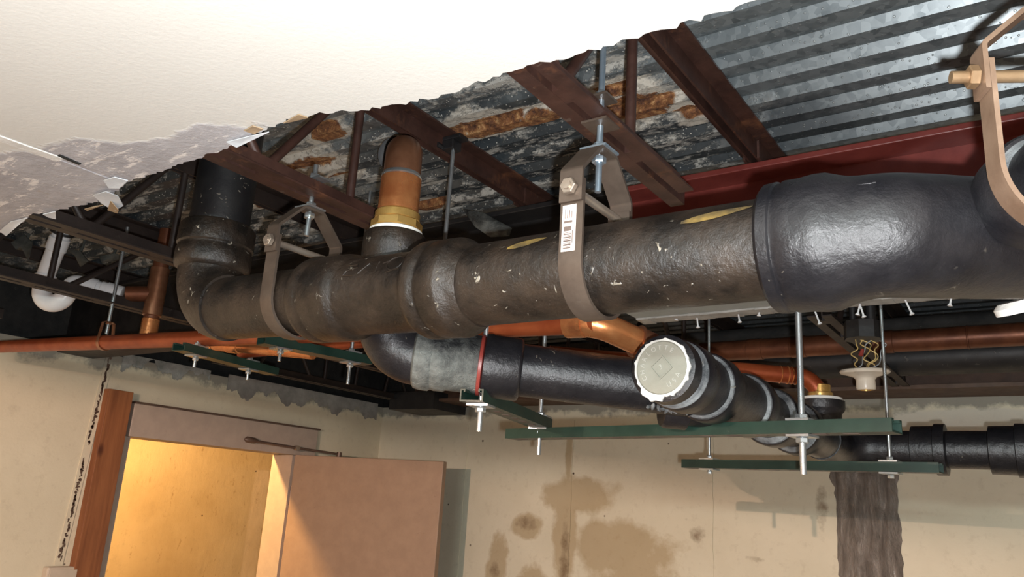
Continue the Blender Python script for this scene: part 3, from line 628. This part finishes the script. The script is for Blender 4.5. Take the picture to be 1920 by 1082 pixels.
for k in range(16):
    a = rr.uniform(2.3, 4.0); tt = np.linalg.norm(E1-q0)-.085+rr.uniform(0, .05); p = along(q0, ed, tt)
    dirv = -v_*math.cos(a-3.0)*-1; 
    p = p+(V((.35, -.35, -.85))/np.linalg.norm((.35, -.35, -.85))+V((rr.uniform(-.25, .25), rr.uniform(-.25, .25), 0)))*.0450
    mb.lathe(p, (rr.uniform(-1, 1), rr.uniform(-1, 1), rr.uniform(-1, 1)), [(-.007, .001), (-.003, .0035), (.004, .003), (.008, .001)], 7)
part(mb, 'sealant_smear', 'solvent_white', bd, 'white sealant smear')
for (a_, r_) in ((.5, .008), (.35, .004)):
    p = ep[9]+V((-.2, -.85, .35))*.046*(1 if r_ > .005 else 1.02); mb = MB(); mb.lathe(p+V((-.02 if r_ < .005 else .02, 0, .018 if r_ < .005 else -.004)), (-.25, -.95, .2), [(-.001, r_*.75), (.001, r_*.75), (.0012, r_), (-.001, r_)], 20, True); part(mb, 'cast_ring', 'iron_black', bd)

# ------------------------------------------------------------------ drain with cleanout, running to the back
K0 = dep(1242, 690, 1.215); K1 = V((-.492, 2.02, 2.060)); kd = unit(K1-K0); KL = np.linalg.norm(K1-K0)
dd = thing('cleanout_drain', K0-V((0, 0, .06)), 'black drain line with a grey cleanout plug, resting on the green struts', 'pipe')
part(MB().lathe(K0, kd, [(.0, .0465), (.002, .052), (.028, .0525), (.031, .050)], 48), 'plug_adapter', 'iron_black', dd)
part(MB().lathe(K0, kd, [(.028, .0445), (KL, .0445)], 48), 'pipe_length', 'iron_black', dd)
part(MB().lathe(K0, kd, [(.050, .045), (.051, .0545), (.056, .0565), (.092, .0565), (.100, .053), (.104, .045)], 48), 'hub', 'iron_black', dd)
part(MB().lathe(K0, kd, [(.047, .0448), (.046, .0500), (.050, .0540), (.0535, .0540), (.054, .045)], 48), 'sealant_ring', 'solvent_white', dd)
for a, b, r in ((.155, .20, .0585), (.345, .385, .0585), (.50, .55, .0585), (.66, .71, .0575)):
    part(MB().lathe(K0, kd, [(a, .0445), (a+.002, r-.002), (a+.006, r), (b, r), (b+.012, .052), (b+.018, .0445)], 48), 'hub', 'iron_black', dd)
    part(MB().lathe(K0, kd, [(a-.006, .0447), (a-.004, .0470), (a-.001, r-.008), (a+.0015, r-.004), (a+.004, .0447)], 48), 'sealant_ring', 'solvent_white', dd)
part(MB().lathe(K0, kd, [(.10, .0445), (.11, .0495), (.155, .050), (.156, .0445)], 48), 'fitting_body', 'iron_black', dd)
part(MB().lathe(K0, kd, [(.20, .05), (.21, .0500), (.34, .0500), (.346, .0445)], 48), 'fitting_body', 'iron_black', dd)
# plug
pu = unit(np.cross(kd, (0, 0, 1))); pv = np.cross(pu, kd); pu = -pu if np.dot(pu, RT) < 0 else pu; pv = pv if pv[2] > 0 else -pv
pl = part(MB().lathe(K0, -kd, [(-.004, .0415), (.002, .0415), (.004, .0400), (.0042, .0398)], 48), 'cleanout_plug', 'plug_grey', dd, 'grey plastic cleanout plug')
mb = MB(); n = 60; rr = random.Random(8); vs = []; fs = []
for k in range(n):
    a = 2*math.pi*k/n; e_ = pu*math.cos(a)+pv*math.sin(a); ro = .0445+rr.uniform(-.0006, .0012)+(.0025 if k % 7 == 0 else 0)+(.006 if 38 <= k <= 45 else 0)
    for r_, t_ in ((.0412, -.003), (.0415, .0045), (ro, .003), (ro, -.003)): vs.append(K0+e_*r_-kd*t_)
for k in range(n):
    for j in range(4): fs.append((k*4+j, ((k+1) % n)*4+j, ((k+1) % n)*4+(j+1) % 4, k*4+(j+1) % 4))
part(MB().add(vs, fs), 'joint_putty', 'putty', pl, 'white thread sealant bead')
ct = K0-kd*.0042
def ploc(a, b, t=0): return ct+pu*a+pv*b-kd*t
ca, sa = math.cos(.72), math.sin(.72); sq = lambda h_: [((i*ca-j*sa)*h_, (i*sa+j*ca)*h_) for i, j in ((-1, -1), (1, -1), (1, 1), (-1, 1))]
mb = MB(); o_, i_ = sq(.0135), sq(.0112); vs = [ploc(*p, -.0005) for p in o_]+[ploc(*p, .0022) for p in o_]+[ploc(*p, .0022) for p in i_]+[ploc(*p, .0004) for p in i_]; fs = []
for k in range(4):
    for j in range(3): fs.append((j*4+k, j*4+(k+1) % 4, (j+1)*4+(k+1) % 4, (j+1)*4+k))
mb.add(vs, fs); part(mb, 'square_socket', 'plug_grey', pl, None, 20)
mb = MB(); mb.prism(sq(.0108), ploc(0, 0, .0), pu, pv, -kd*.0006); part(mb, 'socket_floor', 'plug_grey', pl, None, 0)
mb = MB()
def letters(txt, a0, da, rad, size, flip=False):
    for i, ch in enumerate(txt):
        if ch == ' ': continue
        a = math.radians(a0+da*i); g, f_ = glyph(ch, size, .0018); th = a-math.pi/2 if not flip else a+math.pi/2
        mb.add([ploc(rad*math.cos(a)+x*math.cos(th)-y*math.sin(th), rad*math.sin(a)+x*math.sin(th)+y*math.cos(th), z) for x, y, z in g], f_)
letters('CHARLOTTE', 212, -19.5, .0305, .0105); letters('USA', -62, 19, .0305, .0105, True)
g, f_ = glyph('3', .012, .0014); mb.add([ploc(x*.9-y*.3, y*.9+x*.3, .0008+z) for x, y, z in g], f_)
part(mb, 'raised_lettering', 'plug_letter', pl, 'raised lettering around the plug', 0)
# wye branch receiving the diagonal drain
part(MB().lathe(E1, -ed, [(-.055, .046), (0, .048), (.004, .0555), (.040, .0560), (.046, .053), (.048, .0445)], 44), 'branch_hub', 'iron_black', dd)
# second copper pipe drops into this tee hub
T0 = V((-.478, 1.955, 2.07))
part(MB().lathe(T0, (0, 0, 1), [(0, .045), (.045, .046), (.052, .052), (.058, .0540), (.074, .0540), (.076, .05)], 40), 'tee_hub', 'iron_black', dd)
part(MB().lathe(T0+V((0, 0, .072)), (0, 0, 1), [(0, .044), (.003, .0505), (.010, .0480), (.014, .03)], 40), 'joint_putty', 'putty', dd)
# far run to the right
bend = arc(K0+kd*(KL-.1), (-.488, 2.18, 2.056), (0, 2.18, 2.056), .09, 12)
part(MB().tube([K1-kd*.02]+bend+[V((-.36, 2.18, 2.056))], .047, 40), 'far_bend', 'iron_black', dd)
part(MB().cyl((-.40, 2.18, 2.056), (XR-.02, 2.18, 2.056), .0445, 40), 'far_pipe', 'iron_black', dd)
for px0, px1 in ((1702, 1772), (1850, 1930)):
    xa, xb = at(px0, 845, 'Y', 2.12)[0], at(px1, 845, 'Y', 2.12)[0]
    part(MB().lathe((xa, 2.18, 2.056), (1, 0, 0), [(0, .045), (.003, .0555), (xb-xa-.028, .0560), (xb-xa-.026, .061), (xb-xa-.003, .061), (xb-xa, .045)], 40), 'far_coupling', 'iron_black', dd)

# ------------------------------------------------------------------ copper lines
def rings(mb, path_pt, d, lst, n=32):
    for t0, t1, r0, r1 in lst: mb.lathe(path_pt, d, [(t0, r0), (t0+.0015, r1), (t1-.0015, r1), (t1, r0)], n)
O0 = V((-3.05, 1.2, 2.277)); O1 = V((-.665, 1.2, 2.180)); od = unit(O1-O0); OZ = lambda x: O0+od*((x-O0[0])/od[0])
oc = thing('copper_drain', OZ(-1.8)-V((0, 0, .03)), 'long orange copper pipe sloping below the main black pipe', 'copper pipe')
part(MB().cyl(O0, O1, .0206, 32), 'pipe_length', 'copper_orange', oc)
oe = V(at(1212, 648, 'Y', 1.29)); part(MB().tube(arc(O0, O1, oe, .06, 10)+[oe], .0245, 32), 'elbow', 'copper_shiny', oc)
mb = MB(); rings(mb, O1, -od, [(.020, .060, .0206, .0260)]); part(mb, 'coupling', 'copper_shiny', oc)
mb = MB(); rings(mb, oe, unit(O1-oe), [(-.012, .018, .021, .0270), (.018, .024, .021, .0300)]); part(mb, 'lower_coupling', 'copper_aged', oc)
cv = thing('copper_tee_stack', (-2.245, 1.305, 2.28), 'short vertical copper stub with side tee left of the black elbow', 'copper pipe')
part(MB().cyl((-2.245, 1.305, 2.28), (-2.245, 1.305, 2.62), .0225, 28), 'pipe_length', 'copper_dull', cv)
part(MB().lathe((-2.245, 1.305, 2.345), (0, 0, 1), [(0, .0225), (.002, .0275), (.15, .0275), (.152, .0225)], 28), 'tee_body', 'copper_aged', cv)
mb = MB(); mb.cyl((-2.245, 1.305, 2.415), (-2.30, 1.245, 2.405), .0235, 24); part(mb, 'tee_branch', 'copper_dull', cv)
part(MB().lathe((-2.245, 1.305, 2.285), (0, 0, 1), [(0, .0225), (.002, .025), (.05, .025), (.052, .0225)], 28), 'lower_coupling', 'copper_shiny', cv)
# second copper line: comes from behind the branch drain and drops into the tee hub
cp = [dep(x, y, 1.88) for x, y in ((1030, 664), (1490, 700))]; cp += [V((-.478, 1.955, 2.20)), V((-.478, 1.955, 2.14))]
c2 = thing('copper_branch', cp[0]-V((0, 0, .03)), 'copper pipe bending down into the far black tee by the light socket', 'copper pipe')
top = dep(1525, 703, 1.88); path = [cp[0]]+arc(cp[0], V((-.478, 1.955, cp[1][2]-.004)), (-.478, 1.955, 2.10), .055, 12)+[V((-.478, 1.955, 2.15))]
part(MB().tube(path, .0200, 32), 'pipe_length', 'copper_orange', c2)
cdv = unit(path[1]-path[0]); mb = MB(); rings(mb, path[1], -cdv, [(.002, .006, .02, .0216), (.012, .016, .02, .0216), (.022, .026, .02, .0216), (.04, .043, .02, .0212)]); part(mb, 'crimp_rings', 'copper_shiny', c2)
part(MB().lathe((-.478, 1.955, 2.146), (0, 0, 1), [(0, .027), (.004, .029), (.018, .029), (.020, .024), (.036, .0245), (.038, .020)], 10), 'brass_fitting', 'brass', c2)
# two big copper lines near the back wall
c3 = thing('copper_main', (-.5, 2.66, 2.36), 'thick brown copper pipe running along in the dark near the back wall', 'copper pipe')
z3 = 2.428; part(MB().cyl((-1.05, 2.66, z3), (XR-.02, 2.66, z3), .0335, 32), 'pipe_length', 'copper_dull', c3)
for px in (1270, 1398, 1478, 1640, 1812):
    x = at(px, 640, 'Y', 2.63)[0]; mb = MB(); rings(mb, V((x, 2.66, z3)), (1, 0, 0), [(0, .05 if px != 1812 else .006, .0335, .0356)]); part(mb, 'coupling', 'copper_dull', c3)
cg = solo(MB().cyl((-1.15, 2.75, 2.50), (XR-.02, 2.75, 2.50), .024, 20), 'steel_conduit', 'dark_upper', 'dusty grey conduit just above the thick brown copper pipe', 'conduit', loc=(-.5, 2.75, 2.5))
bpz = solo(MB().cyl((-1.3, 2.92, 2.425), (XR-.02, 2.92, 2.425), .060, 32), 'insulated_pipe', 'dark_steel', 'fat black pipe between the two brown lines by the back wall', 'pipe', loc=(-.5, 2.92, 2.36))
# small copper fittings low on the left
c4 = thing('copper_return', (-1.75, 1.45, 2.22), 'shiny copper line with couplings just above the left green struts', 'copper pipe')
a, b = dep(330, 640, 2.25), dep(588, 662, 2.05); part(MB().cyl(a, b, .0165, 24), 'pipe_length', 'copper_shiny', c4); d4 = unit(b-a)
mb = MB(); rings(mb, a, d4, [(.10, .145, .0165, .0185), (.19, .235, .0165, .019)]); part(mb, 'coupling', 'copper_shiny', c4)
c5 = thing('copper_stub', dep(500, 662, 2.15)-V((0, 0, .02)), 'dull orange copper pipe tucked under the shiny copper couplings', 'copper pipe')
a, b = dep(450, 664, 2.2), dep(720, 640, 2.0); part(MB().cyl(a, b, .012, 20), 'pipe_length', 'copper_orange', c5); part(MB().lathe(b-unit(b-a)*.05, unit(b-a), [(0, .012), (.002, .0155), (.04, .0155), (.042, .012)], 20), 'end_cap', 'copper_orange', c5)

# ------------------------------------------------------------------ green strut trapezes
def strut(name, p0, p1, label, rods, hw=.0205, hh=.0103, slots=True):
    p0, p1 = V(p0), V(p1); t = thing('strut_channel', (p0+p1)/2-V((0, 0, hh)), label, 'strut channel', 'green strut trapezes')
    d = unit(p1-p0); s = unit(np.cross(d, (0, 0, 1))); L = np.linalg.norm(p1-p0); th = .0025
    # open side up: base, two flanges with inward lips
    prof = [(-hw, -hh), (hw, -hh), (hw, hh), (hw-.009, hh), (hw-.009, hh-.005), (hw-.0065, hh-.005), (hw-.0065, hh-th), (hw-th, hh-th), (hw-th, -hh+th), (-hw+th, -hh+th), (-hw+th, hh-th), (-hw+.0065, hh-th), (-hw+.0065, hh-.005), (-hw+.009, hh-.005), (-hw+.009, hh), (-hw, hh)]
    part(MB().prism(prof, p0, s, (0, 0, 1), d*L), 'channel', 'green_paint', t, None, 0)
    if slots:
        k = .03
        while k < L-.03:
            part(MB().obox(p0+d*k-V((0, 0, hh+.0002)), d*.012, s*.0065, (0, 0, .0003)), 'slot_hole', 'label_ink', t, None, 0); k += .05
    for (tt, ztop, tail, rad, side) in rods:
        c = p0+d*tt+s*side; rx = 0
        ro = part(MB().cyl((c[0], c[1], p0[2]+(p1-p0)[2]*tt/L-hh-tail), (c[0], c[1], ztop), rad, 10), 'threaded_rod', 'zinc', t); zz = p0[2]+(p1-p0)[2]*tt/L
        part(MB().obox((c[0], c[1], zz+hh+.0022), d*.019, s*.019, (0, 0, .0018)), 'top_washer', 'zinc', ro)
        part(MB().obox((c[0], c[1], zz-hh-.0024), d*.019, s*.019, (0, 0, .0018)), 'bottom_washer', 'zinc', ro)
        mb = MB(); nut(mb, (c[0], c[1], zz-hh-.009), (0, 0, 1), rad*2, .008); part(mb, 'lower_nut', 'zinc', ro)
        mb = MB(); nut(mb, (c[0], c[1], zz+hh+.008), (0, 0, 1), rad*2, .008); part(mb, 'upper_nut', 'zinc', ro)
    return t
s1a, s1b = V(at(884, 741, 'Z', 2.032)), V(at(1018, 795, 'Z', 2.032))
s2a, s2b = V(at(960, 815, 'Z', 2.0105)), V(at(1682, 799, 'Z', 2.0105))
L1 = np.linalg.norm(s1b-s1a)
strut('s', s1a, s1b, 'short green strut channel under the patched elbow, end facing the camera', [(.035, 2.26, .045, .0045, .004), (L1-.02, 2.30, .055, .0045, 0)])
tR = np.linalg.norm(V(at(1504, 803, 'Z', 2.0105))-s2a)
strut('s', s2a, s2b, 'long green strut channel carrying the cleanout drain', [(tR, 2.33, .062, .0052, 0)])
s3a, s3b = V(at(1285, 870, 'Z', 1.992)), V(at(1765, 878, 'Z', 1.992)); l3 = np.linalg.norm(s3b-s3a)
strut('s', s3a, s3b, 'lower green strut channel under the far black run', [(np.linalg.norm(V(at(1325, 870, 'Z', 1.992))-s3a), 2.62, .012, .0032, 0), (np.linalg.norm(V(at(1668, 876, 'Z', 1.992))-s3a), 2.62, .004, .0036, 0)])
s4a, s4b = V(at(490, 637, 'Z', 2.185)), V(at(690, 677, 'Z', 2.185))
strut('s', s4a, s4b, 'green strut channel below the orange copper pipe, nearer to the patched elbow', [(.05, 2.35, .03, .004, 0), (np.linalg.norm(s4b-s4a)-.05, 2.62, .055, .0042, 0)], slots=False)
s5a, s5b = V(at(335, 650, 'Z', 2.19)), V(at(512, 697, 'Z', 2.19))
strut('s', s5a, s5b, 'green strut channel farthest left, against the wall top', [(.06, 2.35, .03, .004, 0), (np.linalg.norm(s5b-s5a)-.10, 2.40, .03, .004, 0)], slots=False)
for x_, y_, z_, nm in ((*(s1a+unit(s1b-s1a)*(L1-.02))[:2], 2.30, 'hidden steel bracket holding the far rod of the short strut'), (*s1a[:2], 2.26, 'hidden steel bracket holding the short strut rod from the red beam'), (*(s2a+unit(s2b-s2a)*tR)[:2], 2.33, 'hidden steel bracket holding the long strut rod from the red beam')):
    if z_ < 2.29: x_, y_ = (s1a+unit(s1b-s1a)*.035)[:2]
    solo(MB().strip([(x_, y_-.02, z_), (x_, y_+.03, z_), (x_, 1.50, 2.326), (x_, 1.60, 2.326)], (1, 0, 0), .03, .005), 'rod_bracket', 'dark_steel', nm, 'bracket', loc=(x_, 1.55, 2.326), smooth=0)
# rod with a clamp on the upper chord of the second joist
rc = thing('beam_clamp_rod', (-1.03, 1.2, 2.14), 'thin steel rod hanging from a black clamp on the joist behind the copper riser', 'threaded rod')
part(MB().cyl((-1.028, 1.2, 2.14), (-1.028, 1.2, 2.60), .0045, 12), 'threaded_rod', 'zinc', rc)
mb = MB(); mb.box(-1.05, -1.000, 1.185, 1.215, 2.606, 2.615); mb.box(-1.05, -1.018, 1.185, 1.215, 2.585, 2.606); part(mb, 'clamp', 'dark_steel', rc, None, 0, .002)
mb = MB(); nut(mb, (-1.046, 1.176, 2.59), (0, 1, 0), .006, .016); part(mb, 'set_screw', 'dark_steel', rc)
# hanger of the orange copper line
hp = OZ(-2.283); oh = thing('copper_hanger', hp-V((0, 0, .025)), 'small copper coloured hanger with steel rod on the long orange pipe', 'pipe hanger')
part(MB().cyl((hp[0], hp[1], hp[2]+.025), (hp[0], hp[1], 2.60), .0052, 10), 'threaded_rod', 'zinc', oh)
sv = unit(np.cross(od, (0, 0, 1))); u3 = V((0, 0, 1)); R_ = .0225
pts = [hp+u3*.062-sv*.008, hp+u3*.058-sv*.016, hp-sv*R_]+[hp-sv*R_*math.cos(a)-u3*R_*math.sin(a) for a in np.linspace(.2, math.pi-.2, 14)]+[hp+sv*R_, hp+u3*.058+sv*.016, hp+u3*.062+sv*.008]
part(MB().strip(pts, od, .013, .002), 'band', 'copper_aged', oh)
mb = MB(); nut(mb, hp+u3*.058, u3, .009, .008); part(mb, 'nut', 'copper_aged', oh)

# ------------------------------------------------------------------ white plastic trap
TP = dep(103, 545, 2.36); tr = thing('p_trap', TP-V((0, 0, .07)), 'white plastic P-trap hanging at the far left', 'trap')
hv = unit(RT-V((0, 0, RT[2]))*1); hv = unit((hv[0], hv[1], 0)); uz = V((0, 0, 1)); R_ = .038; r_ = .0265
la, ra = TP-hv*R_, TP+hv*R_
part(MB().tube([la+uz*.03, la+uz*.012]+[TP-hv*R_*math.cos(a)-uz*R_*math.sin(a) for a in np.linspace(0, math.pi, 18)]+[ra+uz*.012], r_, 28), 'trap_bend', 'pvc', tr)
part(MB().lathe(la+uz*.026, (.05, 0, 1), [(0, r_), (.001, .030), (.018, .030), (.019, r_)], 28), 'slip_nut', 'pvc', tr)
top_ = dep(121, 425, 2.36); tl = la+uz*.04; td = unit(top_-tl)
part(MB().lathe(tl, td, [(0, .0245), (.07, .0255), (.085, .0255), (.087, .029), (.125, .029), (.128, .0255), (.135, .0255), (.137, .0205), (.24, .0205)], 28), 'tailpiece', 'pvc', tr)
part(MB().lathe(tl+td*.137, td, [(0, .0205), (.001, .0315), (.006, .0315), (.007, .0205)], 28), 'rubber_ring', 'dark_steel', tr)
part(MB().lathe(ra+uz*.006, uz, [(0, r_), (.001, .029), (.012, .029), (.013, r_)], 28), 'slip_nut', 'pvc', tr)
oend = V((-2.315, 1.228, 2.402)); oc_ = arc(ra, ra+uz*.035, oend, .022, 8)
part(MB().tube([ra+uz*.008]+oc_+[oend], .0215, 24), 'trap_arm', 'pvc', tr); ad = unit(oend-oc_[-1]); LL = np.linalg.norm(oend-oc_[-1])
mb = MB(); rings(mb, oc_[-1], ad, [(.01, .05, .0215, .0245), (.06, .09, .0215, .024), (LL-.035, LL+.012, .0215, .0265)]); part(mb, 'coupling', 'pvc', tr)
# ragged insulation scraps hanging above the trap
for k, (lst, dd_, nm) in enumerate((([(20, 455), (45, 440), (60, 455), (52, 488), (44, 470), (30, 468)], 2.6, 'insulation scrap hanging left of the white trap'), ([(125, 465), (150, 470), (165, 490), (150, 500), (140, 480)], 2.55, 'insulation scrap hanging right of the white trap'), ([(185, 480), (215, 475), (240, 482), (215, 490), (190, 492)], 2.6, 'pale scrap lying on the joists near the copper hanger rod'))):
    c = [dep(x, y, dd_+.02*math.sin(i*2+k)) for i, (x, y) in enumerate(lst)]; n = len(c); cen = sum(c)/n; th = FW*.006
    vs = [cen-FW*.008]+c+[cen+th]+[p+th for p in c]; fs = []
    for i in range(n):
        a, b = 1+i, 1+(i+1) % n; fs += [(0, a, b), (n+1, n+1+b, n+1+a), (a, n+1+a, n+1+b, b)]
    mb = MB().add(vs, fs); mb.tube([cen, cen*.5+V((cen[0], cen[1]+.02, 2.622))*.5, (cen[0], cen[1]+.01, 2.624)], [.008, .004, .006], 6)
    solo(mb, 'insulation_scrap', 'scrap_dark', nm, 'insulation', loc=cen, smooth=60)
# corroded scrap caught between the joist and the red beam
c = [at(x, y, 'Y', 1.50) for x, y in ((868, 392), (905, 398), (930, 412), (955, 425), (950, 440), (915, 442), (890, 425))]
mb = MB(); n = len(c); cen = sum(c)/n; vs = [cen-V((0, .01, 0))]+c+[cen+V((0, .012, 0))]+[p+V((0, .012, 0)) for p in c]; fs = []
for i in range(n):
    a, b = 1+i, 1+(i+1) % n; fs += [(0, b, a), (n+1, n+1+a, n+1+b), (a, b, n+1+b, n+1+a)]
solo(mb.add(vs, fs), 'corroded_scrap', 'iron_patchy', 'whitish corroded scrap on the dark beam behind the main pipe', 'debris', loc=cen, smooth=60)

# ------------------------------------------------------------------ left over drywall strip with screws
ds = thing('drywall_strip', (-.5, 1.8, 2.35), 'narrow grey leftover drywall strip with white screws below the main pipe', 'drywall')
part(MB().box(-.895, -.165, 1.66, 1.825, 2.3485, 2.360), 'board', 'board_grey', ds, None, 0)
mb = MB(); rr = random.Random(12); x = -.895
while x < -.17:
    w_ = rr.uniform(.02, .05); mb.box(x, min(x+w_, -.163), 1.822+rr.uniform(-.002, .002), 1.872+rr.uniform(-.004, .004), 2.344+rr.uniform(-.001, .001), 2.362); x += w_
part(mb, 'broken_edge', 'board_edge', ds, None, 0)
for i, (x0, y0, x1, y1) in enumerate(((1212, 588, 1211, 603), (1272, 584, 1268, 600), (1306, 588, 1309, 614), (1383, 582, 1387, 604), (1424, 580, 1423, 592), (1526, 578, 1537, 607), (1612, 572, 1608, 590), (1612, 570, 1620, 594), (1700, 568, 1710, 589), (1783, 562, 1781, 573))):
    a, b = at(x0, y0, 'Y', 1.85), at(x1, y1, 'Y', 1.85); a = a+unit(a-b)*.012; d = unit(b-a); L = np.linalg.norm(b-a)
    part(MB().lathe(a, d, [(0, .0019), (L-.005, .0021), (L, .0052), (L+.001, .0050)], 10), 'screw', 'screw_white', ds)

# ------------------------------------------------------------------ hanging lamp holder and its box
LP = dep(1622, 703, 1.92); lh = thing('lamp_holder', LP, 'white porcelain lamp holder dangling by yellow wires', 'lamp holder')
la_ = unit(V((.10, 0, 1))+RT*-.12)
part(MB().lathe(LP, la_, [(-.036, .0), (-.036, .0205), (-.030, .0225), (-.012, .0215), (-.006, .026), (-.001, .040), (.003, .0545), (.007, .057), (.011, .055), (.013, .046), (.013, 0)], 40), 'holder_body', 'porcelain', lh)
part(MB().lathe(LP, la_, [(-.0375, .012), (-.0365, .0185), (-.034, .0185), (-.033, .012)], 24, True), 'socket_rim', 'brass', lh)
BX = dep(1618, 622, 2.02); rr = random.Random(21)
for k, (mat_, ofs) in enumerate((('wire_yellow', (-.012, .0)), ('wire_yellow', (.012, .004)), ('wire_yellow', (.020, -.004)), ('wire_yellow', (.006, 0)), ('wire_grey', (-.022, 0)), ('wire_grey', (.004, .01)))):
    a = LP+RT*ofs[0]+la_*.012; b = BX-V((0, 0, .02))+RT*(-.02+.011*k)
    pts = [a]
    for j in range(1, 6):
        t = j/6; pts.append(a*(1-t)+b*t+RT*(rr.uniform(-.008, .016)+.018*math.sin(t*3.1)*(1 if k % 2 else -.6))+FW*rr.uniform(-.01, .01))
    pts.append(b); sm_ = []
    for i in range(len(pts)-1):
        p_ = pts[max(i-1, 0)]; q_ = pts[i]; r2 = pts[i+1]; s2 = pts[min(i+2, len(pts)-1)]
        for t in np.linspace(0, 1, 6)[:-1]: sm_.append(.5*((2*q_)+(-p_+r2)*t+(2*p_-5*q_+4*r2-s2)*t*t+(-p_+3*q_-3*r2+s2)*t**3))
    part(MB().tube(sm_+[b], .0014, 6), 'wire', mat_, lh)
part(MB().lathe(LP+la_*.045-RT*.008, (.3, .2, 1), [(0, .003), (.002, .006), (.018, .004), (.02, .001)], 10), 'wire_nut', 'red_primer', lh, 'red wire nut')
jb = thing('junction_box', BX, 'dark round junction box above the dangling lamp holder', 'electrical box')
part(MB().lathe(BX-V((0, 0, .022)), (0, 0, 1), [(0, .040), (.001, .046), (.046, .046), (.047, .0)], 8), 'box_body', 'dark_steel', jb)
part(MB().cyl(BX+V((.02, 0, .02)), (BX[0]+.02, BX[1], 2.62), .012, 14), 'conduit', 'dark_steel', jb)
part(MB().cyl(BX+V((-.022, 0, .02)), (BX[0]-.022, BX[1], 2.62), .009, 14), 'conduit', 'dark_steel', jb)

# ------------------------------------------------------------------ lamps that light the place, and the added fill fixture
lp = thing('pendant_lamp', PEND, 'unseen warm pendant lamp behind the camera, shade added to shape its light', 'lamp')
PN = V((.0898, .0462, 1))        # shade tilted to set where the lamp light cuts off on the walls
part(MB().lathe(PEND, PN, [(0, .200), (.004, .200), (.05, .14), (.085, .05), (.10, .02), (.10, .018), (.083, .047), (.048, .137), (.003, .197), (0, .197)], 48, True), 'shade', 'dark_steel', lp)
part(MB().cyl(V(PEND)+V((0, 0, .03)), V(PEND)+V((0, 0, .105)), .018, 16), 'socket', 'porcelain', lp)
part(MB().cyl(V(PEND)+V((.008, .004, .10)), (PEND[0]+.01, PEND[1]+.005, 2.349), .004, 8), 'cord', 'dark_steel', lp)
tb = thing('fill_fixture', FILL, 'added fill light fixture on the wall behind the camera', 'lamp')
part(MB().box(FILL[0]-.62, FILL[0]+.62, YF+.001, FILL[1]-.006, FILL[2]-.07, FILL[2]+.07), 'housing', 'pvc', tb, None, 0, .004)
hl = thing('hall_lamp', HALL, 'bare bulb lamp in the hall behind the doorway', 'lamp')
part(MB().cyl(V(HALL)+V((0, 0, .045)), V(HALL)+V((0, 0, .075)), .02, 16), 'socket', 'porcelain', hl)
part(MB().cyl(V(HALL)+V((0, 0, .075)), (HALL[0], HALL[1], 2.5), .004, 8), 'cord', 'dark_steel', hl)
